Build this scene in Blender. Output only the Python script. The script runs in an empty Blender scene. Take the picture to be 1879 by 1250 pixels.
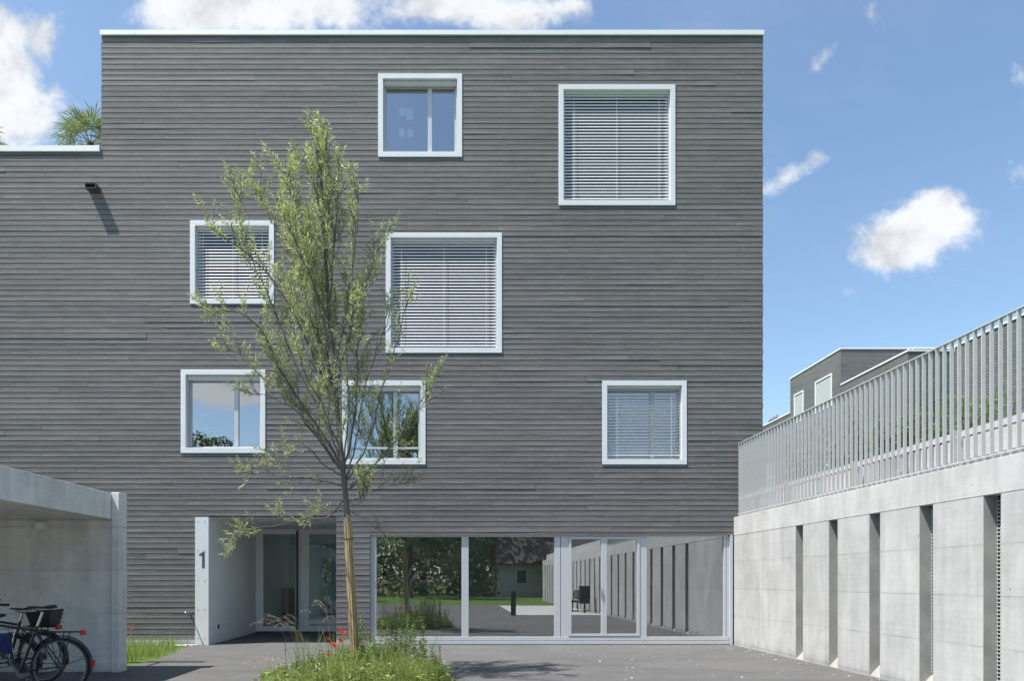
import bpy, math, random
from mathutils import Vector, Matrix, Quaternion

R = random.Random(7)
scene = bpy.context.scene
COL = scene.collection
PI = math.pi

# ------------------------------------------------------------------ frame of the place
# x to the right along the house front, y away from the viewer (front of the house at y = 0), z up, metres
CAM = Vector((0.0, -13.9, 1.32))
F = 1250.0
def P(px, py, Y):
    d = Y - CAM.y
    return Vector(((px - 835) * d / F, Y, CAM.z - (py - 1066) * d / F))
def X0(px): return (px - 835) / (F / 13.9)
def Z0(py): return CAM.z - (py - 1066) / (F / 13.9)
SUN = Vector((-0.435, -0.20, 1.0)).normalized()

# ------------------------------------------------------------------ node helpers
class E:
    def __init__(s, nt, sock): s.nt, s.s = nt, sock
    def _op(s, op, *o):
        n = s.nt.nodes.new('ShaderNodeMath'); n.operation = op
        for i, a in enumerate((s,) + o):
            if isinstance(a, E): s.nt.links.new(a.s, n.inputs[i])
            else: n.inputs[i].default_value = a
        return E(s.nt, n.outputs[0])
    def __add__(s, o): return s._op('ADD', o)
    def __radd__(s, o): return s._op('ADD', o)
    def __sub__(s, o): return s._op('SUBTRACT', o)
    def __rsub__(s, o): return (s * -1.0) + o
    def __mul__(s, o): return s._op('MULTIPLY', o)
    def __rmul__(s, o): return s._op('MULTIPLY', o)
    def __truediv__(s, o): return s._op('DIVIDE', o)
    def floor(s): return s._op('FLOOR')
    def fract(s): return s._op('FRACT')
    def abs(s): return s._op('ABSOLUTE')
    def lt(s, o): return s._op('LESS_THAN', o)
    def gt(s, o): return s._op('GREATER_THAN', o)
    def max(s, o): return s._op('MAXIMUM', o)
    def min(s, o): return s._op('MINIMUM', o)
    def pow(s, o): return s._op('POWER', o)
    def exp(s): return s._op('EXPONENT')
    def ramp(s, a, b, c=0.0, d=1.0, smooth=True):
        n = s.nt.nodes.new('ShaderNodeMapRange')
        n.interpolation_type = 'SMOOTHSTEP' if smooth else 'LINEAR'
        s.nt.links.new(s.s, n.inputs['Value'])
        for k, v in (('From Min', a), ('From Max', b), ('To Min', c), ('To Max', d)): n.inputs[k].default_value = v
        return E(s.nt, n.outputs[0])

def vec(nt, x, y, z):
    n = nt.nodes.new('ShaderNodeCombineXYZ')
    for i, a in enumerate((x, y, z)):
        if isinstance(a, E): nt.links.new(a.s, n.inputs[i])
        else: n.inputs[i].default_value = a
    return n.outputs[0]
def xyz(nt, sock):
    n = nt.nodes.new('ShaderNodeSeparateXYZ'); nt.links.new(sock, n.inputs[0])
    return [E(nt, o) for o in n.outputs]
def noise(nt, v, scale, detail=3.0, rough=0.55, dist=0.0):
    n = nt.nodes.new('ShaderNodeTexNoise'); nt.links.new(v, n.inputs['Vector'])
    n.inputs['Scale'].default_value = scale; n.inputs['Detail'].default_value = detail
    n.inputs['Roughness'].default_value = rough; n.inputs['Distortion'].default_value = dist
    return E(nt, n.outputs[0])
def white(nt, v):
    n = nt.nodes.new('ShaderNodeTexWhiteNoise'); n.noise_dimensions = '3D'; nt.links.new(v, n.inputs['Vector'])
    return E(nt, n.outputs['Value'])
def voro(nt, v, scale):
    n = nt.nodes.new('ShaderNodeTexVoronoi'); nt.links.new(v, n.inputs['Vector']); n.inputs['Scale'].default_value = scale
    return E(nt, n.outputs['Distance']), n.outputs['Color']
def mixc(nt, f, a, b, mode='MIX'):
    n = nt.nodes.new('ShaderNodeMix'); n.data_type = 'RGBA'; n.blend_type = mode
    if isinstance(f, E): nt.links.new(f.s, n.inputs[0])
    else: n.inputs[0].default_value = f
    for i, c in ((6, a), (7, b)):
        if isinstance(c, tuple): n.inputs[i].default_value = (*c[:3], 1)
        else: nt.links.new(c, n.inputs[i])
    return n.outputs[2]
def scale_col(nt, c, f):
    return mixc(nt, 1.0, c, vec(nt, f, f, f), 'MULTIPLY')
def bump(nt, h, strength=0.3, dist=0.01):
    n = nt.nodes.new('ShaderNodeBump'); n.inputs['Strength'].default_value = strength; n.inputs['Distance'].default_value = dist
    nt.links.new(h.s, n.inputs['Height']); return n.outputs[0]

def mat(name):
    m = bpy.data.materials.new(name); m.use_nodes = True
    nt = m.node_tree; b = nt.nodes['Principled BSDF']
    return m, nt, b
def setc(nt, b, col=None, rough=None, metal=None, normal=None, spec=None):
    if col is not None:
        if isinstance(col, tuple): b.inputs['Base Color'].default_value = (*col[:3], 1)
        else: nt.links.new(col, b.inputs['Base Color'])
    if rough is not None:
        if isinstance(rough, E): nt.links.new(rough.s, b.inputs['Roughness'])
        else: b.inputs['Roughness'].default_value = rough
    if metal is not None: b.inputs['Metallic'].default_value = metal
    if spec is not None: b.inputs['Specular IOR Level'].default_value = spec
    if normal is not None: nt.links.new(normal, b.inputs['Normal'])
def geo(nt): return nt.nodes.new('ShaderNodeNewGeometry')
def objco(nt): return nt.nodes.new('ShaderNodeTexCoord').outputs['Object']

def plain(name, col, rough=0.5, metal=0.0, var=0.12, scale=6.0, spec=None):
    """paint, plastic or metal with slight mottling and uneven gloss"""
    m, nt, b = mat(name)
    c = objco(nt)
    n = noise(nt, c, scale, 4.0)
    f = n * (2 * var) + (1 - var)
    setc(nt, b, scale_col(nt, col, f), (n * 0.2 + (rough - 0.1)), metal, None, spec)
    return m

def wood_mat():
    m, nt, b = mat('grey_glazed_timber')
    g = geo(nt); p = xyz(nt, g.outputs['Position'])
    isl = E(nt, g.outputs['Random Per Island'])
    v = vec(nt, p[0] * 2.6 + isl * 37.0, p[1] * 2.6 + isl * 11.0, p[2] * 60.0)
    gr = noise(nt, v, 1.0, 5.0, 0.65)
    v2 = vec(nt, p[0] * 0.5 + isl * 91.0, p[1] * 0.5, p[2] * 6.0)
    big = noise(nt, v2, 1.0, 3.0)
    blot = noise(nt, vec(nt, p[0] * 0.25, p[1] * 0.25, p[2] * 0.5), 1.0, 2.0)
    f = 0.93 + (isl - 0.5) * 0.10 + (gr - 0.5) * 1.25 + (big - 0.5) * 0.55 + (blot - 0.5) * 0.40
    col = mixc(nt, isl.ramp(0.2, 0.9), (0.152, 0.153, 0.156), (0.160, 0.158, 0.156))
    col = scale_col(nt, col, f.max(0.25))
    # knots and pale screw heads
    kd, kc = voro(nt, vec(nt, p[0] * 2.0 + isl * 5, p[1] * 2.0, p[2] * 12.0), 1.0)
    col = mixc(nt, kd.lt(0.055) * 0.45, col, (0.035, 0.034, 0.034))
    sx = (p[0] + p[1]) / 0.62
    scr = ((sx.fract() - 0.5).abs() * 0.62).lt(0.006)
    keep = white(nt, vec(nt, sx.floor(), (p[2] / 0.110).floor(), 1.0)).gt(0.72)
    zz = ((p[2] / 0.110).fract() - 0.45).abs().lt(0.07)
    col = mixc(nt, scr * keep * zz * 0.8, col, (0.45, 0.45, 0.45))
    setc(nt, b, col, 0.72, 0.0, bump(nt, gr, 0.6, 0.004), 0.3)
    return m

def concrete_mat(name, axis, tone=0.47, vper=1.83, voff=0.0, joint=0.551, zoff=0.05, tint=(1, 1, 0.985)):
    m, nt, b = mat(name)
    g = geo(nt); p = xyz(nt, g.outputs['Position']); pos = g.outputs['Position']
    s = p[1] if axis == 'y' else p[0]
    u = (s - voff) / vper; w = (p[2] - zoff) / joint
    panel = white(nt, vec(nt, u.floor(), w.floor(), 3.0))
    lowf = noise(nt, pos, 0.9, 5.0, 0.62)
    clouds = noise(nt, vec(nt, p[0] * 2.2, p[1] * 2.2, p[2] * 1.4), 1.0, 6.0, 0.65, 0.6)
    drip = noise(nt, vec(nt, p[0] * 7.0, p[1] * 7.0, p[2] * 0.55), 1.0, 4.0)
    fine = noise(nt, pos, 60.0, 3.0)
    board = noise(nt, vec(nt, p[0] * 0.7, p[1] * 0.7, p[2] * 26.0), 1.0, 3.0)
    f = 0.98 + (panel - 0.5) * 0.10 + (lowf - 0.5) * 0.38 + (clouds - 0.5) * 0.62 + (drip - 0.5) * 0.42 + (fine - 0.5) * 0.14 + (board - 0.5) * 0.16
    wob = noise(nt, vec(nt, p[0] * 3.0, p[1] * 3.0, p[2] * 3.0), 1.0, 2.0)
    jh = ((w.fract() - 0.5).abs() - 0.5).abs() * joint
    jv = ((u.fract() - 0.5).abs() - 0.5).abs() * vper
    line = (jh + (wob - 0.5) * 0.006).lt(0.0055).max((jv + (wob - 0.5) * 0.006).lt(0.004) * 0.7)
    halo = (jh.ramp(0.0, 0.035, 1.0, 0.0)).max(jv.ramp(0.0, 0.03, 0.7, 0.0))
    pd0, pc0 = voro(nt, pos, 3.1)
    pd, pc = voro(nt, pos, 7.0)
    pr = noise(nt, pos, 1.7, 2.0)
    pits = pd.lt(0.045) * pr.gt(0.47)
    pd2, pc2 = voro(nt, pos, 23.0)
    pits = pits.max(pd2.lt(0.06) * pr.gt(0.56) * 0.7).max(pd0.lt(0.036) * pr.gt(0.40))
    tie_u = ((u * 2.0).fract() - 0.5) * (vper / 2.0); tie_w = (w * 0.5).fract() - 0.5
    f = f * (1.0 - line * (wob.ramp(0.35, 0.65, 0.04, 0.34))) * (1.0 - halo * 0.07 * lowf) * (1.0 - pits * 0.45)
    foot_tone = (p[2] + (clouds - 0.5) * 0.25).ramp(0.0, 0.16, 0.80, 1.0)  # darker towards the foot, with an uneven edge
    f = f * foot_tone
    col = tuple(tone * t for t in tint)
    h = fine * 0.4 + clouds * 0.6 - line * 1.0 - pits * 1.2
    setc(nt, b, scale_col(nt, col, f), 0.85, 0.0, bump(nt, h, 0.25, 0.006), 0.25)
    return m

def asphalt_mat():
    m, nt, b = mat('asphalt')
    g = geo(nt); pos = g.outputs['Position']; p = xyz(nt, pos)
    lo = noise(nt, pos, 0.35, 5.0, 0.6); st = noise(nt, vec(nt, p[0] * 0.8, p[1] * 1.9, 0.0), 1.0, 6.0, 0.62, 1.2)
    fi = noise(nt, pos, 90.0, 3.0, 0.7); d, c = voro(nt, pos, 130.0)
    mid = noise(nt, pos, 6.0, 4.0)
    f = 0.95 + (lo - 0.5) * 0.55 + (st - 0.5) * 0.75 + (fi - 0.5) * 0.45 + (d - 0.5) * 0.15 + (mid - 0.5) * 0.2
    cd, cc = voro(nt, pos, 16.0)
    col = scale_col(nt, (0.103, 0.102, 0.102), f)
    col = mixc(nt, cd.lt(0.03) * 0.4, col, (0.3, 0.29, 0.27))
    setc(nt, b, col, 0.82, 0.0, bump(nt, fi * 0.6 + d * 0.6, 0.35, 0.004), 0.3)
    return m

def ground_mat(name, c1, c2, c3, scale=1.0):
    m, nt, b = mat(name)
    pos = geo(nt).outputs['Position']
    n1 = noise(nt, pos, 0.12 * scale, 4.0); n2 = noise(nt, pos, 3.0 * scale, 5.0, 0.7); n3 = noise(nt, pos, 40.0 * scale, 3.0)
    col = mixc(nt, n2.ramp(0.35, 0.65), c1, c2); col = mixc(nt, n1.ramp(0.5, 0.75) * 0.6, col, c3)
    col = scale_col(nt, col, n3 * 0.9 + 0.55)
    setc(nt, b, col, 0.9, 0.0, bump(nt, n2 + n3 * 0.5, 0.6, 0.03), 0.2)
    return m

def leaf_mat(name, ca, cb, back, trans=0.35, rough=0.45):
    """leaf colours run from ca to cb by each leaf's own tint; undersides paler"""
    m, nt, b = mat(name)
    g = geo(nt)
    at = nt.nodes.new('ShaderNodeAttribute'); at.attribute_name = 'tint'
    t = E(nt, at.outputs['Fac']); isl = E(nt, g.outputs['Random Per Island'])
    col = mixc(nt, (t * 0.75 + isl * 0.25), ca, cb)
    col = scale_col(nt, col, isl * 0.5 + 0.75)
    col2 = mixc(nt, E(nt, g.outputs['Backfacing']) * 0.75, col, back)
    setc(nt, b, col2, rough, 0.0, None, 0.4)
    tr = nt.nodes.new('ShaderNodeBsdfTranslucent'); nt.links.new(col, tr.inputs[0])
    mx = nt.nodes.new('ShaderNodeMixShader'); mx.inputs[0].default_value = trans
    nt.links.new(b.outputs[0], mx.inputs[1]); nt.links.new(tr.outputs[0], mx.inputs[2])
    nt.links.new(mx.outputs[0], nt.nodes['Material Output'].inputs[0])
    return m

def glass_mat(name, refl=0.36, tint=(0.80, 0.86, 0.84), rough=0.0):
    m, nt, b = mat(name)
    nt.nodes.remove(b)
    tr = nt.nodes.new('ShaderNodeBsdfTransparent'); tr.inputs[0].default_value = (*tint, 1)
    gl = nt.nodes.new('ShaderNodeBsdfGlossy'); gl.inputs['Roughness'].default_value = rough
    gl.inputs[0].default_value = (0.95, 0.97, 1.0, 1)
    n = noise(nt, geo(nt).outputs['Position'], 0.8, 1.0)
    nt.links.new(bump(nt, n, 0.012, 0.02), gl.inputs['Normal'])
    fr = nt.nodes.new('ShaderNodeFresnel'); fr.inputs[0].default_value = 1.5
    fac = (E(nt, fr.outputs[0]) * 0.9 + (refl - 0.03)).min(1.0)
    mx = nt.nodes.new('ShaderNodeMixShader'); nt.links.new(fac.s, mx.inputs[0])
    nt.links.new(tr.outputs[0], mx.inputs[1]); nt.links.new(gl.outputs[0], mx.inputs[2])
    nt.links.new(mx.outputs[0], nt.nodes['Material Output'].inputs[0])
    return m

def tile_mat():
    m, nt, b = mat('clay_roof_tiles')
    p = xyz(nt, objco(nt))
    row = (p[2] / 0.16); c = ((p[0] + (row.floor() * 0.11)) / 0.22)
    t = white(nt, vec(nt, c.floor(), row.floor(), 0.0))
    f = 0.75 + t * 0.5 - (row.fract()).gt(0.85) * 0.4
    setc(nt, b, scale_col(nt, (0.085, 0.062, 0.053), f), 0.8)
    return m

def bark_mat(name, c1, c2):
    m, nt, b = mat(name)
    p = xyz(nt, objco(nt))
    n = noise(nt, vec(nt, p[0] * 30, p[1] * 30, p[2] * 6), 1.0, 4.0)
    setc(nt, b, mixc(nt, n, c1, c2), 0.85, 0.0, bump(nt, n, 0.5, 0.01), 0.2)
    return m

def reed_mat():
    m, nt, b = mat('reed_mat')
    g = geo(nt); p = xyz(nt, objco(nt)); isl = E(nt, g.outputs['Random Per Island'])
    n = noise(nt, vec(nt, p[0] * 60, p[1] * 60, p[2] * 4), 1.0, 3.0)
    col = mixc(nt, isl, (0.20, 0.135, 0.065), (0.56, 0.43, 0.24))
    setc(nt, b, scale_col(nt, col, n * 0.7 + 0.6), 0.7)
    return m

M = {}
M['wood'] = wood_mat()
M['wall_conc'] = concrete_mat('retaining_concrete', 'y', 0.455, 1.83, -0.78 - 0.35)
M['coping_conc'] = concrete_mat('coping_concrete', 'y', 0.48, 40.0, 3.0, 9.0, -3.0)
M['slot_shade'] = plain('slot_shade_concrete', (0.30, 0.295, 0.285), 0.75, 0, 0.38, 4.0)  # smooth slot faces, colour darkened to stand in for shade
M['shed_conc'] = concrete_mat('shed_concrete', 'x', 0.65, 2.05, -6.02, 0.625, 0.22, (1, 0.985, 0.93))
M['plinth_conc'] = concrete_mat('plinth_concrete', 'x', 0.50, 3.0, 0.5, 3.0, -1.0)
M['asphalt'] = asphalt_mat()
M['lawn'] = ground_mat('lawn', (0.055, 0.10, 0.016), (0.085, 0.14, 0.025), (0.10, 0.11, 0.04))
M['soil'] = ground_mat('soil', (0.06, 0.048, 0.032), (0.09, 0.075, 0.05), (0.05, 0.07, 0.02))
M['lit_patch'] = ground_mat('lit_asphalt_patch', (0.42, 0.41, 0.39), (0.48, 0.47, 0.45), (0.38, 0.37, 0.36))  # pale colour standing in for sunlight on the asphalt
M['alu'] = plain('pale_aluminium', (0.70, 0.715, 0.72), 0.40, 0.12, 0.04, 2.0)
M['alu_dark'] = plain('window_frame_aluminium', (0.50, 0.52, 0.53), 0.42, 0.25, 0.05, 2.0)
M['door_paint'] = plain('pale_door_paint', (0.84, 0.85, 0.85), 0.4, 0.0, 0.03, 2.0)
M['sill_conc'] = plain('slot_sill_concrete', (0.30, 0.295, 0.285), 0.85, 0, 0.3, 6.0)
M['trim'] = plain('roof_edge_metal', (0.78, 0.79, 0.80), 0.4, 0.1, 0.03, 1.0)
M['panel'] = plain('grey_metal_panel', (0.74, 0.75, 0.745), 0.45, 0.15, 0.05, 1.5)
M['slat'] = plain('blind_aluminium', (0.62, 0.63, 0.65), 0.40, 0.1, 0.04, 3.0)
M['galv'] = plain('galvanised_steel', (0.50, 0.51, 0.512), 0.5, 0.12, 0.10, 9.0)
M['alu_mid'] = plain('shopfront_aluminium', (0.52, 0.54, 0.555), 0.4, 0.2, 0.04, 2.0)
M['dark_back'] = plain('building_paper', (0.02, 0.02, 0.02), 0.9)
M['shop_room'] = plain('shop_plaster', (0.80, 0.81, 0.80), 0.9, 0, 0.08, 0.8)
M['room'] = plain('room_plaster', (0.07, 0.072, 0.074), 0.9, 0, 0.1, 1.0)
M['hall'] = plain('hall_plaster', (0.85, 0.86, 0.85), 0.9, 0, 0.04, 1.0)
M['roof'] = plain('roof_gravel', (0.3, 0.29, 0.28), 0.9, 0, 0.2, 20.0)
M['dark_metal'] = plain('dark_metal', (0.03, 0.032, 0.034), 0.45, 0.3)
M['grey_metal'] = plain('grey_metal', (0.085, 0.09, 0.095), 0.5, 0.2)
M['zinc'] = plain('zinc', (0.22, 0.23, 0.24), 0.4, 0.6, 0.15, 12)
M['black'] = plain('black_plastic', (0.012, 0.012, 0.013), 0.45)
M['rubber'] = plain('tyre_rubber', (0.016, 0.016, 0.016), 0.75)
M['chrome'] = plain('brushed_steel', (0.55, 0.56, 0.58), 0.28, 0.85)
M['rim'] = plain('dull_steel', (0.16,0.165,0.17), 0.4, 0.6)
M['navy'] = plain('navy_paint', (0.010, 0.016, 0.045), 0.25, 0.1)
M['black_paint'] = plain('black_gloss_paint', (0.012, 0.012, 0.016), 0.22)
M['blue'] = plain('blue_fabric', (0.016, 0.030, 0.13), 0.7)
M['red'] = plain('red_reflector', (0.38, 0.016, 0.014), 0.25)
M['white'] = plain('white_plastic', (0.75, 0.75, 0.74), 0.5, 0, 0.04)
M['paper_blue'] = plain('pale_blue_paper', (0.45, 0.72, 0.74), 0.9, 0, 0.05)
M['paper'] = plain('white_paper', (0.75, 0.77, 0.8), 0.9, 0, 0.05)
M['glass'] = glass_mat('window_glass', 0.44, (0.78, 0.84, 0.84))
M['glass_low'] = glass_mat('shopfront_glass', 0.37, (0.86, 0.91, 0.89))
M['glass_door'] = glass_mat('door_glass', 0.10, (0.82, 0.87, 0.86))
M['glass_dark'] = glass_mat('shaded_glass', 0.04, (0.45, 0.48, 0.48))
M['tile'] = tile_mat()
M['render_wall'] = plain('render_wall', (0.50, 0.49, 0.46), 0.9, 0, 0.1, 0.7)
M['render_white'] = plain('white_render', (0.72, 0.71, 0.68), 0.9, 0, 0.08, 0.7)
M['bark'] = bark_mat('willow_bark', (0.075, 0.075, 0.065), (0.16, 0.155, 0.135))
M['bark_dark'] = bark_mat('dark_bark', (0.035, 0.028, 0.02), (0.08, 0.065, 0.05))
M['reed'] = reed_mat()
M['willow'] = leaf_mat('willow_leaf', (0.17, 0.21, 0.105), (0.50, 0.58, 0.165), (0.38, 0.41, 0.33), 0.45, 0.4)
M['tree_leaf'] = leaf_mat('tree_leaf', (0.075, 0.115, 0.045), (0.18, 0.24, 0.085), (0.14, 0.18, 0.10), 0.5)
M['shrub_leaf'] = leaf_mat('shrub_leaf', (0.085, 0.14, 0.045), (0.24, 0.33, 0.09), (0.16, 0.21, 0.11), 0.42)
M['grass'] = leaf_mat('grass_blade', (0.11, 0.165, 0.045), (0.36, 0.44, 0.110), (0.21, 0.28, 0.10), 0.45)
M['weed'] = leaf_mat('weed_leaf', (0.12, 0.19, 0.055), (0.29, 0.40, 0.10), (0.16, 0.21, 0.10), 0.35)
M['straw'] = leaf_mat('seed_heads', (0.34, 0.29, 0.20), (0.46, 0.40, 0.28), (0.4, 0.35, 0.26), 0.3)
M['rust'] = leaf_mat('dock_seeds', (0.07, 0.045, 0.03), (0.14, 0.09, 0.055), (0.1, 0.07, 0.05), 0.1)
M['palm'] = leaf_mat('palm_leaf', (0.09, 0.14, 0.03), (0.26, 0.31, 0.07), (0.22, 0.26, 0.12), 0.35)
M['petal'] = leaf_mat('poppy_petal', (0.62, 0.060, 0.020), (0.78, 0.14, 0.06), (0.6, 0.07, 0.03), 0.45)
M['pink'] = leaf_mat('pink_flowers', (0.40, 0.10, 0.14), (0.55, 0.25, 0.28), (0.4, 0.15, 0.18), 0.3)
M['stone'] = plain('pale_stone', (0.45, 0.44, 0.42), 0.85, 0, 0.3, 3)
M['dark_stone'] = plain('grey_stone', (0.15, 0.145, 0.14), 0.9, 0, 0.3, 3)
M['dry'] = leaf_mat('dry_leaf', (0.62, 0.60, 0.55), (0.50, 0.46, 0.36), (0.5, 0.45, 0.35), 0.2)

# ------------------------------------------------------------------ mesh builder
ORG = {}
class MB:
    def __init__(s): s.v, s.f, s.t = [], [], []
    def add(s, vs, fs, tint=None):
        n = len(s.v); s.v += [tuple(v) for v in vs]; s.f += [tuple(i + n for i in f) for f in fs]
        s.t += [0.0 if tint is None else tint] * len(fs)
    def box(s, x0, x1, y0, y1, z0, z1):
        s.add([(x0,y0,z0),(x1,y0,z0),(x1,y1,z0),(x0,y1,z0),(x0,y0,z1),(x1,y0,z1),(x1,y1,z1),(x0,y1,z1)],
              [(0,3,2,1),(4,5,6,7),(0,1,5,4),(1,2,6,5),(2,3,7,6),(3,0,4,7)]); return s
    def quad(s, a, b, c, d, tint=None): s.add([a,b,c,d], [(0,1,2,3)], tint); return s
    def tube(s, pts, rad, n=8, cap=True):
        pts = [Vector(p) for p in pts]
        if not isinstance(rad, (list, tuple)): rad = [rad] * len(pts)
        rings = []; ref = None
        for i, p in enumerate(pts):
            t = (pts[min(i+1, len(pts)-1)] - pts[max(i-1, 0)]).normalized()
            if ref is None:
                ref = Vector((0,0,1)) if abs(t.z) < 0.9 else Vector((1,0,0))
            u = t.cross(ref)
            if u.length < 1e-5: u = t.cross(Vector((0.3,1,0.2)))
            u.normalize(); w = u.cross(t).normalized(); ref = w
            rings.append([p + (u*math.cos(2*PI*k/n) + w*math.sin(2*PI*k/n))*rad[i] for k in range(n)])
        vs = [v for r in rings for v in r]; fs = []
        for i in range(len(pts)-1):
            for k in range(n):
                a, b = i*n+k, i*n+(k+1)%n
                fs.append((a, b, b+n, a+n))
        if cap:
            fs.append(tuple(range(n-1,-1,-1))); fs.append(tuple(range(len(vs)-n, len(vs))))
        s.add(vs, fs); return s
    def lathe(s, c, axis, prof, n=24, closed=False):
        """prof: (r, h) pairs about axis 'y' or 'z' through c"""
        c = Vector(c); vs = []
        for r, h in prof:
            for k in range(n):
                a = 2*PI*k/n
                vs.append(c + (Vector((r*math.cos(a), h, r*math.sin(a))) if axis == 'y' else Vector((r*math.cos(a), r*math.sin(a), h))))
        m = len(prof); fs = []
        for i in range(m if closed else m-1):
            for k in range(n):
                a, b = i*n+k, i*n+(k+1)%n; j = ((i+1) % m)*n
                fs.append((a, b, j+(k+1)%n, j+k))
        if not closed:
            fs.append(tuple(range(n))); fs.append(tuple(range((m-1)*n, m*n)))
        s.add(vs, fs); return s
    def prism(s, poly, fn0, fn1):
        """polygon (2-D points) mapped by fn0 and fn1 to its two end faces"""
        n = len(poly)
        s.add([fn0(*p) for p in poly] + [fn1(*p) for p in poly],
              [tuple(range(n-1,-1,-1)), tuple(range(n, 2*n))] + [(i,(i+1)%n,n+(i+1)%n,n+i) for i in range(n)]); return s
    def build(s, name, m, parent=None, smooth=False, bevel=0.0, local=False):
        me = bpy.data.meshes.new(name)
        o = Vector((0,0,0))
        if parent is not None and not local: o = ORG[parent.name]
        me.from_pydata([(a-o.x, b-o.y, c-o.z) for a,b,c in s.v], [], s.f)
        if any(s.t):
            at = me.attributes.new('tint', 'FLOAT', 'FACE'); at.data.foreach_set('value', s.t)
        me.materials.append(m)
        if smooth: me.polygons.foreach_set('use_smooth', [True]*len(me.polygons))
        me.update()
        ob = bpy.data.objects.new(name, me); COL.objects.link(ob)
        if parent is not None:
            ob.parent = parent; ORG[ob.name] = o
        if smooth:
            try: me.set_sharp_from_angle(angle=math.radians(40))
            except Exception: pass
        if bevel:
            bv = ob.modifiers.new('edge', 'BEVEL'); bv.width = bevel; bv.segments = 2; bv.limit_method = 'ANGLE'
        return ob
def tag(o, label=None, cat=None, group=None, kind=None):
    if label: o['label'] = label
    if cat: o['category'] = cat
    if group: o['group'] = group
    if kind: o['kind'] = kind
    return o
def thing(name, loc, label, cat, group=None, rz=0.0):
    o = bpy.data.objects.new(name, None); COL.objects.link(o); o.location = loc; o.rotation_euler = (0,0,rz)
    o.empty_display_size = 0.2
    ORG[o.name] = Vector(loc)
    return tag(o, label, cat, group)
def copy_tree(o, parent=None):
    c = o.copy(); COL.objects.link(c)
    if parent is not None: c.parent = parent
    for ch in list(o.children): copy_tree(ch, c)
    return c

# ------------------------------------------------------------------ ground
def sheet(name, poly, z, m):
    b = MB(); b.add([(x, y, z) for x, y in poly], [tuple(range(len(poly)))])
    return tag(b.build(name, m), kind='structure')
sheet('ground', [(-600,-600),(600,-600),(600,600),(-600,600)], -0.012, M['lawn'])
asph = MB()
xs = [(-30, 5.9, -22.8, -3.9), (-5.1, 5.9, -3.9, 0.3), (-5.02, -2.4, 0.3, 3.5)]
asph.add([(-30,-22.8,0),(5.9,-22.8,0),(5.9,0.35,0),(-2.2,0.35,0),(-2.2,3.6,0),(-5.4,3.6,0),(-5.4,0.0,0),(-5.1,-1.6,0),(-4.98,-2.6,0),(-5.06,-3.5,0),(-5.1,-3.86,0),(-30,-3.86,0)],
         [tuple(range(12))])
tag(asph.build('asphalt', M['asphalt']), kind='structure')
sheet('lit_patch', [(2.3,-21.5),(5.69,-21.5),(5.69,-11.9),(2.3,-11.9)], 0.004, M['lit_patch'])  # sunlit stretch of asphalt, its brightness painted as a paler sheet
# higher ground behind the retaining wall, climbing to the neighbouring houses
b = MB(); nx, ny = 14, 24
gx = [5.98 + (120-5.98)*(i/nx)**2 for i in range(nx+1)]; gy = [-60 + 180*j/ny for j in range(ny+1)]
def hill_z(x, y): return 2.72 + max(0, min(1, (x-6.5)/20))*2.2*max(0.15, min(1, (y+10)/35)) + 0.02*math.sin(x*1.3+y)
b.add([(x, y, hill_z(x, y)) for y in gy for x in gx],
      [(j*(nx+1)+i, j*(nx+1)+i+1, (j+1)*(nx+1)+i+1, (j+1)*(nx+1)+i) for j in range(ny) for i in range(nx)])
tag(b.build('hillside', M['lawn'], smooth=True), kind='structure')

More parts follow.
